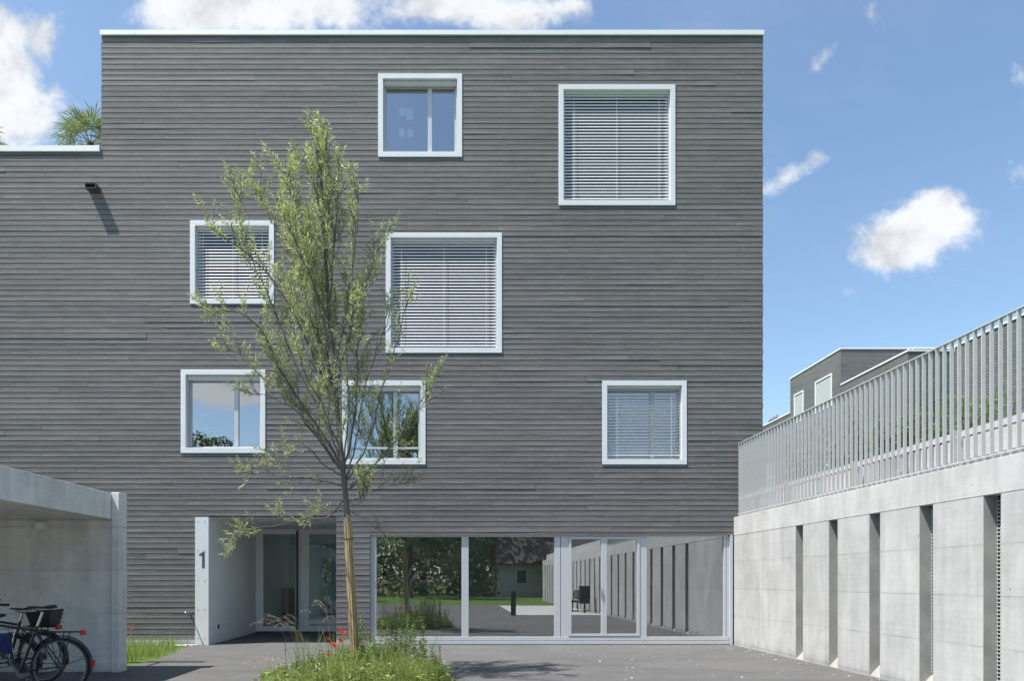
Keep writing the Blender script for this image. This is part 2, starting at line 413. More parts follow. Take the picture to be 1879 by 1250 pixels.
# ------------------------------------------------------------------ timber cladding
PITCH = 0.110
def clad(mb, org, d, s0, s1, z0, z1, opens=(), rng=R, step=0.95, maxlen=7.0, ragged=0.0):
    """horizontal boards over a wall from org along d; outward side is (dy, -dx); opens: (s0, s1, z0, z1)"""
    dx, dy = d; nx_, ny_ = dy, -dx
    k0 = int(math.floor(z0/PITCH)); k1 = int(math.ceil(z1/PITCH))
    for k in range(k0, k1):
        a, c = max(z0, k*PITCH), min(z1, (k+1)*PITCH - 0.013)
        if c - a < 0.02: continue
        ov = [o for o in opens if o[2] < c and o[3] > a and o[1] > s0 and o[0] < s1]
        cuts = sorted({s0, s1, *[min(max(v, s0), s1) for o in ov for v in o[:2]]})
        runs = []
        for l, r in zip(cuts, cuts[1:]):
            if r - l < 1e-4: continue
            lo, hi = a, c; mid = (l+r)/2; parts = [(a, c)]
            for o in ov:
                if o[0] < mid < o[1]:
                    np_ = []
                    for (p, q) in parts:
                        if o[2] > p: np_.append((p, min(q, o[2])))
                        if o[3] < q: np_.append((max(p, o[3]), q))
                    parts = [t for t in np_ if t[1]-t[0] > 0.012]
            for p in parts:
                if runs and runs[-1][1] == l and runs[-1][2:] == p: runs[-1] = (runs[-1][0], r, *p)
                else: runs.append((l, r, *p))
        for (l, r, p, q) in runs:
            x = l
            first = rng.uniform(0.6, maxlen)
            while x < r - 1e-4:
                e = min(r, x + first); first = rng.uniform(3.2, maxlen)
                if r - e < 0.35: e = r
                off = rng.uniform(0.0, 0.0010) + (0.005 if rng.random() < 0.03 else 0); tl = rng.uniform(0.0008, 0.0028); cup = rng.uniform(0.0004, 0.0022)
                m = max(1, int((e-x)/step)); vs = []
                xe = e - 0.002 if e < r else e + (rng.uniform(-ragged, ragged) if e == s1 else 0)
                xb = x + 0.002 if x > l else x + (rng.uniform(-ragged, ragged) if x == s0 else 0)
                for i in range(m+1):
                    s = xb + (xe-xb)*i/m
                    w1 = rng.uniform(-0.0007, 0.0007); w2 = rng.uniform(-0.0007, 0.0007); wz = rng.uniform(-0.0014, 0.0014)
                    if rng.random() < 0.02: w1 += 0.005
                    for (o, z) in ((off+tl+w1, p+wz), (off+(w1+w2)/2-cup, p*0.5+q*0.5), (off+w2, q+wz*0.6), (off-0.022, q), (off-0.022, p)):
                        vs.append((org[0]+dx*s+nx_*o, org[1]+dy*s+ny_*o, z))
                fs = []
                for i in range(m):
                    n = i*5
                    for j in range(4): fs.append((n+j, n+5+j, n+6+j, n+1+j))
                    fs.append((n+4, n+9, n+5, n))
                fs += [(0,1,2,3,4), (m*5+4, m*5+3, m*5+2, m*5+1, m*5)]
                mb.add(vs, fs); x = e
def holed(mb, s0, s1, z0, z1, opens, fn):
    """flat wall sheet with rectangular holes"""
    S = sorted({s0, s1, *[min(max(v,s0),s1) for o in opens for v in o[:2]]}); Z = sorted({z0, z1, *[min(max(v,z0),z1) for o in opens for v in o[2:]]})
    for a, b_ in zip(S, S[1:]):
        for c, d in zip(Z, Z[1:]):
            m, n = (a+b_)/2, (c+d)/2
            if any(o[0] < m < o[1] and o[2] < n < o[3] for o in opens): continue
            mb.quad(fn(a,c), fn(b_,c), fn(b_,d), fn(a,d))

# ------------------------------------------------------------------ the apartment house
HX0, HXS, HX1 = -16.0, X0(186), X0(1400)
ZT, ZL = Z0(56), Z0(268)
house = thing('apartment_building', (0, 0, 0), 'large apartment building clad in dark grey horizontal boards with pale framed windows', 'building')

WIN = [  # outer frame in the photograph, kind, mullion fraction, blind tilt
    (694, 848, 135, 288, 'open', 0.60, 0), (1025, 1239, 155, 377, 'blind', 0, 78), (349, 503, 405, 558, 'blind', 0, 74),
    (708, 921, 427, 648, 'blind', 0, 77), (332, 487, 679, 832, 'open', 0.62, 0), (628, 781, 699, 853, 'rail', 0.62, 0),
    (1105, 1260, 699, 853, 'half', 0.60, -28)]
opens, holes = [], []
for (a, b_, c, d, *_r) in WIN:
    opens.append((X0(a)+0.012, X0(b_)-0.012, Z0(d)+0.012, Z0(c)-0.012)); holes.append((X0(a)+0.09, X0(b_)-0.09, Z0(d)+0.09, Z0(c)-0.09))
EX0, EXP, EX1, EZ = X0(358), X0(383), X0(617), Z0(949)
GX0, GX1, GZ1 = X0(679), 5.69, Z0(982)
PL = Z0(1171)
opens += [(EX0, EX1, -1, EZ), (GX0, 6.6, -1, GZ1), (5.69, 6.6, -1, 2.5)]
holes += [(EXP, EX1, -1, EZ), (GX0, GX1, -1, GZ1)]
cl = MB()
ZSP = math.floor((ZL-0.10)/PITCH)*PITCH
clad(cl, (0, 0), (1, 0), HX0, HX1, PL, ZSP, opens, ragged=0.006)
clad(cl, (0, 0), (1, 0), HXS, HX1, ZSP, ZT-0.085, opens, ragged=0.006)
clad(cl, (0, 0), (1, 0), HX0, HXS-0.002, ZSP, ZL-0.10, opens)
cl.build('cladding', M['wood'], house)
cs = MB()
clad(cs, (HXS-0.0, 12.0), (0, -1), 0, 11.96, ZL, ZT-0.085, (), step=6, maxlen=6)
cs.build('cladding', M['wood'], house)
cs = MB()
clad(cs, (HX1, 0.03), (0, 1), 0, 11.9, 2.6, ZT-0.085, (), step=6, maxlen=6)
cs.build('cladding', M['wood'], house)
# body of the walls behind the boards
wl = MB()
Yb = 0.05
holed(wl, HX0, HXS, 0.0, ZL-0.12, holes, lambda s, z: (s, Yb, z))
holed(wl, HXS, HX1-0.05, 0.0, ZT-0.1, holes, lambda s, z: (s, Yb, z))
wl.quad((HX1-0.05,Yb,0),(HX1-0.05,12,0),(HX1-0.05,12,ZT-0.1),(HX1-0.05,Yb,ZT-0.1))
wl.quad((HXS+0.05,Yb,ZL-0.4),(HXS+0.05,12,ZL-0.4),(HXS+0.05,12,ZT-0.1),(HXS+0.05,Yb,ZT-0.1))
wl.quad((HX0,Yb,0),(HX0,12,0),(HX0,12,ZL-0.1),(HX0,Yb,ZL-0.1))
holed(wl, HX0, HX1-0.05, 0.0, ZL-0.3, [(-4.25, -1.9, 0.1, 2.45)], lambda s_, z: (s_, 12.0, z))  # hole for the added opening that lights the hall
wl.quad((HXS+0.05,12.0,ZL-0.3),(HX1-0.05,12.0,ZL-0.3),(HX1-0.05,12.0,ZT-0.1),(HXS+0.05,12.0,ZT-0.1))
wl.build('wall', M['dark_back'], house)
rf = MB()
rf.quad((HX0,Yb,ZL-0.32),(HXS+0.05,Yb,ZL-0.32),(HXS+0.05,12,ZL-0.32),(HX0,12,ZL-0.32))
rf.quad((HXS+0.05,Yb,ZT-0.3),(HX1-0.05,Yb,ZT-0.3),(HX1-0.05,12,ZT-0.3),(HXS+0.05,12,ZT-0.3))
rf.build('roof', M['roof'], house)
# metal roof edges, in lengths
tr = MB()
jx = [HXS-0.02, X0(250), X0(643), X0(1038), HX1+0.015]
for a, b_ in zip(jx, jx[1:]): tr.box(a+0.002, b_-0.002, -0.03, 0.32, ZT-0.095, ZT+R.uniform(-0.002, 0.002))
tr.box(HXS-0.02, HXS+0.3, 0.323, 12.0, ZT-0.095, ZT-0.001); tr.box(HX1-0.3, HX1+0.015, 0.323, 12.0, ZT-0.095, ZT-0.001)
tr.build('roof_edge', M['trim'], house)
tr = MB(); tr.box(HX0, HX0+4.2, -0.03, 0.3, ZL-0.115, ZL); tr.box(HX0+4.204, HXS-0.028, -0.03, 0.3, ZL-0.115, ZL+0.001)
tr.build('roof_edge', M['trim'], house)
# concrete plinth
pl = MB(); pl.box(HX0, EX0-0.01, 0.008, 0.045, -0.05, PL-0.004); pl.box(EX1+0.004, GX0-0.012, 0.008, 0.045, -0.05, PL-0.004)
pl.build('plinth', M['plinth_conc'], house)

def ring(mb, x0, x1, z0, z1, w, y0, y1, wt=None, wb=None):
    wt = wt or w; wb = wb or w
    mb.box(x0, x0+w, y0, y1, z0+wb, z1-wt); mb.box(x1-w, x1, y0, y1, z0+wb, z1-wt)
    mb.box(x0, x1, y0, y1, z1-wt, z1); mb.box(x0, x1, y0-0.004, y1, z0, z0+wb)
def blind(mb, x0, x1, z0, z1, tilt, yc, pitch=0.064, w=0.043):
    t = math.radians(tilt); z = z1 - 0.03; k = 0
    while z > z0 + 0.03:
        j = R.uniform(-1.5, 1.5)*PI/180; tt = t + j
        c, s = math.cos(tt)*w/2, math.sin(tt)*w/2
        ex = math.sin(tt)*0.006; ez = math.cos(tt)*0.006
        a = [(yc-c, z-s), (yc-ex, z+ez), (yc+c, z+s), (yc+c+0.0008, z+s-0.0012), (yc-ex+0.001, z+ez-0.0016), (yc-c+0.0008, z-s-0.0012)]
        dr = R.uniform(-0.0015, 0.0015)
        mb.prism(a, lambda y, zz: (x0, y, zz), lambda y, zz, d=dr: (x1, y, zz+d)); z -= pitch
def room(mb, x0, x1, z0, z1, y0, y1):
    mb.quad((x0,y0,z0),(x0,y1,z0),(x0,y1,z1),(x0,y0,z1)); mb.quad((x1,y0,z0),(x1,y1,z0),(x1,y1,z1),(x1,y0,z1))
    mb.quad((x0,y0,z0),(x1,y0,z0),(x1,y1,z0),(x0,y1,z0)); mb.quad((x0,y0,z1),(x1,y0,z1),(x1,y1,z1),(x0,y1,z1))
    mb.quad((x0,y1,z0),(x1,y1,z0),(x1,y1,z1),(x0,y1,z1))
for (a, b_, c, d, kind, mf, tilt) in WIN:
    x0, x1, z0, z1 = X0(a), X0(b_), Z0(d), Z0(c)
    cas = MB(); ring(cas, x0, x1, z0, z1, 0.10, -0.014, 0.21, 0.10, 0.105)
    win = cas.build('window', M['alu'], house, bevel=0.003)
    ix0, ix1, iz0, iz1 = x0+0.10, x1-0.10, z0+0.105, z1-0.10
    sf = MB(); top = 0.085 if kind != 'blind' else 0.07
    ring(sf, ix0+0.001, ix1-0.001, iz0+0.001, iz1-0.001, 0.055, 0.135, 0.20, top, 0.05)
    if mf:
        mx = ix0 + (ix1-ix0)*mf; sf.box(mx, mx+0.085, 0.128, 0.198, iz0+0.052, iz1-top-0.001)
    if kind == 'rail':
        zz = Z0(822); sf.box(ix0+0.057, mx-0.001, 0.125, 0.16, zz, zz+0.035); sf.box(mx+0.087, ix1-0.057, 0.125, 0.16, zz, zz+0.035)
    sf.build('sash', M['alu_dark'], win, bevel=0.002)
    ps = [(ix0+0.056, (mx if mf else ix1-0.056))] + ([(mx+0.086, ix1-0.056)] if mf else [])
    for (p, q) in ps:
        g = MB(); g.quad((p, 0.172, iz0+0.05), (q, 0.172, iz0+0.05), (q, 0.172, iz1-top), (p, 0.172, iz1-top)); g.build('pane', M['glass'] if kind != 'blind' else M['glass_dark'], win)
    # guide rails for the blind
    for (p, q) in ((ix0+0.002, ix0+0.024), (ix1-0.024, ix1-0.002)):
        gr = MB(); gr.box(p, q, 0.055, 0.085, iz0+0.002, iz1-0.002); gr.build('guide_rail', M['alu_dark'], win)
    bl = MB()
    if kind in ('blind', 'half'):
        blind(bl, ix0+0.026, ix1-0.026, iz0+(0.10 if kind == 'half' else 0.0), iz1-0.04, tilt, 0.075, 0.064, 0.034 if kind == 'blind' else 0.042)
        bl.box(ix0+0.026, ix1-0.026, 0.055, 0.095, iz1-0.045, iz1-0.004)
        bl.box(ix0+0.026, ix1-0.026, 0.06, 0.09, iz0+(0.085 if kind == 'half' else 0.008), iz0+(0.105 if kind == 'half' else 0.026))
        cordx = [0.10, 0.5, 0.90] if kind == 'blind' else [0.14, 0.87]
        for f in cordx:
            cx = ix0 + (ix1-ix0)*f; bl.tube([(cx, 0.034, iz0+0.03), (cx, 0.034, iz1-0.03)], 0.0035, 5)
    else:
        for k in range(5): bl.box(ix0+0.026, ix1-0.026, 0.045, 0.115, iz1-0.010-0.016*k-0.012, iz1-0.010-0.016*k)
    bl.build('blind', M['slat'], win)
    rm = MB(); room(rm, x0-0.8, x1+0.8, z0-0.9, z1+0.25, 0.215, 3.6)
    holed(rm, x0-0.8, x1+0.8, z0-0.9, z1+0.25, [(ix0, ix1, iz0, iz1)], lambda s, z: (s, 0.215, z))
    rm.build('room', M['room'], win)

# papers taped inside the top window
for k, (px0, px1, py0, py1, mt, rot, lab) in enumerate([
        (733.5, 743.5, 197.5, 212, 'paper_blue', 1, 'small turquoise paper taped inside the top window, upper left of its four notes'),
        (745.5, 758, 199, 219, 'paper_blue', -1, 'large pale blue paper taped inside the top window, upper right note'),
        (732, 742.5, 235, 250, 'paper', 3, 'faint crooked paper taped inside the top window, lower left note'),
        (748, 758, 236.5, 251, 'paper', 4, 'white tilted paper taped inside the top window, lower right note')]):
    o0, o1 = P(px0, py1, 0.18), P(px1, py0, 0.18)
    w, h = (o1.x-o0.x), (o1.z-o0.z)
    m_ = MB(); m_.box(-w/2, w/2, -0.0008, 0.0008, -h/2, h/2)
    ob = m_.build('paper_note', M[mt]); ob.location = ((o0.x+o1.x)/2, 0.1765, (o0.z+o1.z)/2); ob.rotation_euler = (0, math.radians(rot), 0)
    tag(ob, lab, 'paper note', 'paper notes on the top window')

# ground floor glazing
gz0, gz1 = Z0(1183), GZ1
fr = MB()
yf0, yf1 = 0.05, 0.13
def vb(p, q, y0=yf0, y1=yf1, z0=None, z1=None): fr.box(X0(p), X0(q), y0, y1, Z0(1170) if z0 is None else z0, gz1-0.038 if z1 is None else z1)
fr.box(GX0, 5.60, yf0-0.004, yf1, gz1-0.036, gz1-0.004)
for p, q in ((679, 683.5), (684, 690), (847, 860), (1018, 1029), (1030, 1044), (1175, 1188), (1330, 1334), (1335, 1341)): vb(p, q)
fr.box(GX0, 5.60, yf0-0.012, yf1, Z0(1176.5), Z0(1170)-0.001)
fr.box(GX0, 5.60, yf0-0.03, yf1+0.02, 0.012, Z0(1177.5))
shop = fr.build('window', M['alu_mid'], house, bevel=0.003)
for p, q in ((690, 847), (860, 1018), (1188, 1330)):
    g = MB(); g.quad((X0(p), 0.09, Z0(1170)), (X0(q), 0.09, Z0(1170)), (X0(q), 0.09, gz1-0.036), (X0(p), 0.09, gz1-0.036)); g.build('pane', M['glass_low'], shop)
df = MB()
ring(df, X0(1044)+0.002, X0(1109)-0.001, Z0(1169), gz1-0.042, 0.055, 0.035, 0.10, 0.045, 0.05); ring(df, X0(1109)+0.001, X0(1175)-0.002, Z0(1169), gz1-0.042, 0.055, 0.035, 0.10, 0.045, 0.05)
dl = df.build('terrace_door', M['alu_mid'], house, bevel=0.002)
for p, q in ((1044, 1109), (1109, 1175)):
    g = MB(); g.quad((X0(p)+0.057, 0.07, Z0(1169)+0.05), (X0(q)-0.056, 0.07, Z0(1169)+0.05), (X0(q)-0.056, 0.07, gz1-0.088), (X0(p)+0.057, 0.07, gz1-0.088)); g.build('pane', M['glass_low'], dl)
hd = MB(); hd.box(X0(1103)-0.012, X0(1103)+0.016, 0.0, 0.033, 1.02, 1.17); hd.build('handle', M['chrome'], dl)
rm = MB(); room(rm, GX0-0.1, 6.1, 0.012, 2.45, 0.14, 6.0); rm.build('room', M['shop_room'], house)
ss = MB(); ss.box(5.612, 5.66, -0.02, 0.12, 0.0, GZ1-0.005); ss.build('downpipe', M['alu_dark'], house)

# entrance recess
RD = 3.3
en = MB()
en.box(EX0+0.004, EXP, -0.012, 0.03, 0.0, EZ-0.004)
jamb = en.build('entrance_pier', M['alu'], house)
for z in (Z0(958), Z0(1011), Z0(1066), Z0(1120), Z0(1172)):
    for px in (363.5, 376):
        bt = MB(); bt.lathe((X0(px), -0.015, z), 'y', [(0.008, -0.004), (0.008, 0.004)], 8); bt.build('bolt', M['grey_metal'], jamb)
one = [(-0.062,0.085),(-0.062,0.118),(-0.015,0.135),(0.008,0.165),(0.048,0.165),(0.048,-0.165),(-0.004,-0.165),(-0.004,0.085)]
nb = MB(); cx, cz = X0(371.5), Z0(1028)
nb.prism(one, lambda x, z: (cx+x, -0.016, cz+z), lambda x, z: (cx+x, -0.0125, cz+z)); nb.build('house_number', M['grey_metal'], jamb)
en = MB()
en.box(EXP-0.06, EXP, 0.033, RD+0.1, 0.0, EZ)           # left side of entrance_lining
en.box(EX1, EX1+0.06, 0.052, RD+0.1, 0.0, EZ)           # right side of entrance_lining
en.box(EXP, EX1, 0.052, RD+0.1, EZ, EZ+0.06)            # soffit
en.build('entrance_lining', M['panel'], house)
so = MB(); q = P(401, 1151, 0.56); so.box(EXP+0.001, EXP+0.012, 0.52, 0.60, q.z-0.045, q.z+0.045); so.build('socket', M['dark_metal'], house)
def XD(px): return (px-835)*17.2/F
def ZD(py): return CAM.z-(py-1066)*17.2/F
fr = MB()
fr.box(EXP+0.001, EX1-0.001, RD, RD+0.08, ZD(972), EZ-0.001)
fr.box(EXP+0.001, XD(475), RD, RD+0.08, 0.03, ZD(972)-0.001); fr.box(XD(550.5), XD(558), RD, RD+0.08, 0.03, ZD(972)-0.001); fr.box(EX1-0.12, EX1-0.001, RD, RD+0.08, 0.03, ZD(972)-0.001)
fr.box(XD(558)+0.001, XD(567), RD+0.004, RD+0.076, 0.03, ZD(972)-0.001); fr.box(XD(567)+0.001, EX1-0.121, RD+0.004, RD+0.076, 0.03, ZD(1149)); fr.box(XD(567)+0.001, EX1-0.121, RD+0.004, RD+0.076, ZD(1146), ZD(1139))
fr.box(XD(567)+0.001, EX1-0.121, RD+0.004, RD+0.076, ZD(981), ZD(972)-0.001)
efr = fr.build('door_frame', M['door_paint'], house, bevel=0.003)
g = MB(); g.quad((XD(567), RD+0.04, ZD(1149)), (EX1-0.12, RD+0.04, ZD(1149)), (EX1-0.12, RD+0.04, ZD(981)), (XD(567), RD+0.04, ZD(981))); g.build('pane', M['glass_door'], efr)
lf = MB(); ring(lf, XD(475)+0.003, XD(550.5)-0.003, 0.035, ZD(972)-0.004, 0.105, RD-0.01, RD+0.06, 0.12, 0.13)
door_leaf = lf.build('door', M['door_paint'], house, bevel=0.003)
g = MB(); g.quad((XD(475)+0.107, RD+0.03, 0.164), (XD(550.5)-0.107, RD+0.03, 0.164), (XD(550.5)-0.107, RD+0.03, ZD(972)-0.123), (XD(475)+0.107, RD+0.03, ZD(972)-0.123)); g.build('pane', M['glass_door'], door_leaf)
hd = MB(); hx = XD(546.5); hd.box(hx-0.018, hx+0.024, RD-0.10, RD-0.06, ZD(1157), ZD(975))
for z in (0.35, 1.25, 2.3): hd.box(hx-0.006, hx+0.012, RD-0.06, RD-0.012, z, z+0.02)
hd.build('handle', M['dark_metal'], door_leaf)
hx0, hx1, hy0, hy1, hz0, hz1 = EXP-0.05, -1.75, RD+0.09, 11.95, 0.012, EZ+0.1
rm = MB()
rm.quad((hx0,hy0,hz0),(hx0,hy1,hz0),(hx0,hy1,hz1),(hx0,hy0,hz1)); rm.quad((hx1,hy0,hz0),(hx1,hy1,hz0),(hx1,hy1,hz1),(hx1,hy0,hz1))
rm.quad((hx0,hy0,hz0),(hx1,hy0,hz0),(hx1,hy1,hz0),(hx0,hy1,hz0)); rm.quad((hx0,hy0,hz1),(hx1,hy0,hz1),(hx1,hy1,hz1),(hx0,hy1,hz1))
holed(rm, hx0, hx1, hz0, hz1, [(-4.25, -1.9, 0.1, 2.45)], lambda s_, z: (s_, hy1, z))  # back wall left open so sky light brightens the hall
rm.build('hall', M['hall'], house)
bd = MB(); ring(bd, -4.25, -1.9, 0.1, 2.45, 0.07, 11.96, 12.03); bd.box(-3.1, -3.03, 11.96, 12.03, 0.171, 2.379); bdo = bd.build('hall_light_opening', M['alu'], house)  # unseen glazed opening, added to let sky light into the hall
g = MB(); g.quad((-4.18,11.99,0.17),(-1.97,11.99,0.17),(-1.97,11.99,2.38),(-4.18,11.99,2.38)); g.build('pane', M['glass_door'], bdo)  # glass of the added, unseen opening that lights the hall
st = MB(); st.box(EXP+0.0, EXP+0.35, RD+2.6, RD+3.3, 0.02, 1.1); st.build('hall_cabinet', M['grey_metal'], house)
th = MB(); th.box(EXP+0.001, EX1-0.001, RD-0.02, RD+0.085, 0.002, 0.028); th.build('threshold', M['grey_metal'], house)

# water spout high on the wall
sp = MB(); x0, x1, zt, zb = X0(164), X0(184), Z0(345), Z0(353)
sp.box(x0, x1, -0.175, 0.02, zb, zb+0.008); sp.box(x0, x0+0.008, -0.175, 0.02, zb+0.008, zt); sp.box(x1-0.008, x1, -0.175, 0.02, zb+0.008, zt); sp.box(x0, x1, -0.175, 0.02, zt, zt+0.008)
sp.build('water_spout', M['grey_metal'], house)
# garden tap beside the entrance
tp = MB(); tx, tz = X0(349), Z0(1128)
tp.tube([(tx, 0.0, tz), (tx, -0.14, tz), (tx-0.01, -0.18, tz+0.01)], [0.018, 0.018, 0.015], 8)
tp.tube([(tx-0.01, -0.19, tz+0.0), (tx-0.01, -0.20, tz-0.05)], 0.012, 8)
tp.lathe((tx-0.01, -0.20, tz+0.03), 'z', [(0.012, -0.02), (0.03, 0.0), (0.034, 0.015), (0.02, 0.03)], 10)
tp.build('tap', M['zinc'], house, smooth=True)

# ------------------------------------------------------------------ retaining wall
wall = thing('retaining_wall', (5.69, -15, 0), 'long pale concrete retaining wall with tall narrow slots beside the asphalt', 'wall')
WX, SD = 5.69, 0.155
slots = [(-2.52 - 1.01*k - 0.24, -2.52 - 1.01*k) for k in range(27)]
ZC = Z0(984)
poly = [(WX, 0.0)]
for (s0, s1) in slots: poly += [(WX, s1), (WX+SD, s1), (WX+SD, s0), (WX, s0)]
poly += [(WX, -30.2), (WX+0.27, -30.2), (WX+0.27, 0.0)]
b = MB()
b.prism(poly, lambda x, y: (x, y, -0.1), lambda x, y: (x, y, ZC-0.001))
b.build('wall', M['wall_conc'], wall)
b = MB()
cj = [0.0, -3.4, -6.05, -11.5, -17.0, -22.5, -30.2]
for a, c in zip(cj, cj[1:]): b.box(WX-0.004, WX+0.28, c+0.002, a-0.002, ZC, Z0(950)+R.uniform(-0.002, 0.002))
b.build('coping', M['coping_conc'], wall, bevel=0.006)
b = MB()
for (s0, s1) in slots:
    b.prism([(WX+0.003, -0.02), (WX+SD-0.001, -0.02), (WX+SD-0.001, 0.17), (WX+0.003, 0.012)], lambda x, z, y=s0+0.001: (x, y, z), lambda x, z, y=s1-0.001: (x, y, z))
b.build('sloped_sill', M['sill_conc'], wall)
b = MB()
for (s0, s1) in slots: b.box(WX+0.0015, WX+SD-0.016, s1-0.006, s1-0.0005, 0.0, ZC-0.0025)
b.build('slot_shade_panel', M['slot_shade'], wall)  # thin panels painting shade onto the far face of each slot
# drainage grating at the back of each slot
b = MB()
for (s0, s1) in slots[:12]:
    xg = WX+SD-0.012
    n = 5
    for k in range(n+1): y = s0+0.01+(s1-s0-0.02)*k/n; b.box(xg, xg+0.006, y-0.004, y+0.004, 0.18, ZC-0.01)
    z = 0.2
    while z < ZC-0.02: b.box(xg-0.003, xg-0.0005, s0+0.002, s1-0.002, z-0.006, z+0.006); z += 0.042
b.build('grating', M['galv'], wall)
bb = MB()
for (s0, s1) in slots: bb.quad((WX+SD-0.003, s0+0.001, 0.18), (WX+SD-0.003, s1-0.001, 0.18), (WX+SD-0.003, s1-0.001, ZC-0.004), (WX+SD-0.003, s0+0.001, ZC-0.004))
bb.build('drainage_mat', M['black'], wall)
ZK = Z0(950)
up = MB(); up.box(WX+0.25, WX+0.40, -30.2, -0.06, ZK+0.003, ZK+0.37); up.build('upstand', M['coping_conc'], wall, bevel=0.006)

# ------------------------------------------------------------------ railing on the wall
FX = WX + 0.065
rail = thing('metal_railing', (FX, -6, ZK), 'pale galvanised railing of upright flat bars on top of the concrete retaining wall', 'railing')
FT = Z0(815)
YEND = -12.0
t = MB(); t.box(FX-0.004, FX+0.046, YEND, -0.06, FT-0.014, FT); t.build('top_rail', M['galv'], rail)
t = MB(); t.tube([(FX-0.008, -0.06, ZK+0.05), (FX-0.008, YEND, ZK+0.05)], 0.009, 8); t.build('bottom_rail', M['galv'], rail)
t = MB(); t.box(FX+0.043, FX+0.052, YEND, -0.06, ZK+0.355, ZK+0.425); t.build('middle_rail', M['galv'], rail)
y = -0.08; bar0 = None; k = 0
bm_ = MB(); bm_.box(FX, FX+0.042, -0.006, 0.006, ZK+0.012, FT-0.0145)
while y > YEND and k < 100:
    if bar0 is None:
        bar0 = bm_.build('baluster', M['galv'], rail, local=True); o = bar0
    else:
        o = bar0.copy(); COL.objects.link(o); o.parent = rail
    o.location = (-FX, y+6, -ZK); y -= 0.118; k += 1
pl0 = None
py_ = -0.95
br = MB()
br.box(FX-0.006, FX+0.105, -0.006, 0.006, ZK+0.02, ZK+0.44); br.box(FX+0.02, FX+0.10, -0.05, 0.05, ZK, ZK+0.02)
for z in (0.13, 0.35): br.lathe((FX+0.03, -0.008, ZK+z), 'y', [(0.012,-0.006),(0.012,0.006)], 6)
py_ = -1.02-0.02
while py_ > YEND:
    if pl0 is None: pl0 = br.build('bracket', M['galv'], rail, local=True); o = pl0
    else: o = pl0.copy(); COL.objects.link(o); o.parent = rail
    o.location = (-FX, py_+6, -ZK); py_ -= 1.0

def pebble(mb, c, r, rng=R):
    n = 6; vs = []; ph = rng.random()*6
    for lev, rr in ((-0.5, 0.7), (0.15, 1.0), (0.6, 0.6)):
        for i in range(n):
            a = 2*PI*i/n + ph; q = rr*r*rng.uniform(0.75, 1.2); vs.append((c[0]+q*math.cos(a), c[1]+q*math.sin(a)*0.8, c[2]+lev*r*0.8+r*0.4))
    fs = [tuple(range(n-1,-1,-1)), tuple(range(2*n, 3*n))]
    for l in range(2):
        for i in range(n): fs.append((l*n+i, l*n+(i+1)%n, (l+1)*n+(i+1)%n, (l+1)*n+i))
    mb.add(vs, fs)
b = MB()
for i in range(260): pebble(b, (WX+0.13+R.random()*0.10, -R.random()*11.5, ZK+0.002), R.uniform(0.012, 0.042))
tag(b.build('gravel', M['dark_stone']), 'grey pebbles lying on the wall coping behind the railing bars', 'gravel', kind='stuff')

# ------------------------------------------------------------------ leaves
def rand_unit(rng=R):
    while True:
        v = Vector((rng.uniform(-1,1), rng.uniform(-1,1), rng.uniform(-1,1)))
        if 0.05 < v.length < 1: return v.normalized()
def leaf(mb, p, d, L, w, tint, rng=R, droop=0.0):
    d = d.normalized(); side = d.cross(rand_unit(rng))
    if side.length < 1e-3: return
    side.normalize(); n = side.cross(d)
    m = p + d*L*0.42 + n*w*0.25; tip = p + d*L + Vector((0,0,-droop*L))
    mb.add([p, m+side*w*0.5-n*w*0.2, tip, m-side*w*0.5-n*w*0.2], [(0,1,2,3)], tint)
def catmull(pts, n):
    pts = [Vector(p) for p in pts]; out = []
    for i in range(len(pts)-1):
        p0, p1, p2, p3 = pts[max(i-1,0)], pts[i], pts[i+1], pts[min(i+2, len(pts)-1)]
        for j in range(n):
            t = j/n
            out.append(0.5*((2*p1)+(p2-p0)*t+(2*p0-5*p1+4*p2-p3)*t*t+(3*p1-p0-3*p2+p3)*t**3))
    out.append(pts[-1]); return out

# ------------------------------------------------------------------ the young willow
TY = -4.9
rw = random.Random(21)
willow = thing('willow_tree', tuple(P(652, 1249, TY)), 'slender young willow with narrow yellow green leaves in front of the house', 'tree')
wood, crown = MB(), MB()
def wp(px, py, dy=0.0): return P(px, py, TY+dy)
def twig(p, d, L, dens, bright, rng=rw, r=0.0035):
    pts = [p]; q = p.copy(); dd = d.normalized(); n = 4
    for i in range(n):
        dd = (dd + rand_unit(rng)*0.16 + Vector((0,0,0.10))).normalized(); q = q + dd*L/n; pts.append(q.copy())
    wood.tube(pts, [r, r*0.85, r*0.7, r*0.5, r*0.3], 4, False)
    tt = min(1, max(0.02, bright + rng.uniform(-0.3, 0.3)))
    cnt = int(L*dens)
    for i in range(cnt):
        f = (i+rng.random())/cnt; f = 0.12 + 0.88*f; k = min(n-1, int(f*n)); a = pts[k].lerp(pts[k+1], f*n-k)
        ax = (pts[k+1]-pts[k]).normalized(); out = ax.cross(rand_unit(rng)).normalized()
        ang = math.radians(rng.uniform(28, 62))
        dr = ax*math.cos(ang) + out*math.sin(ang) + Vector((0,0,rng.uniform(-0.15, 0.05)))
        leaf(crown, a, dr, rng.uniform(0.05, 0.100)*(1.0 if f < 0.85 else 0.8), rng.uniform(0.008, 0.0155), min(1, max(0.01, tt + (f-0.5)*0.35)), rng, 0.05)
    # leading tip
    leaf(crown, pts[-1], dd, 0.06, 0.010, min(1, tt+0.2), rng)
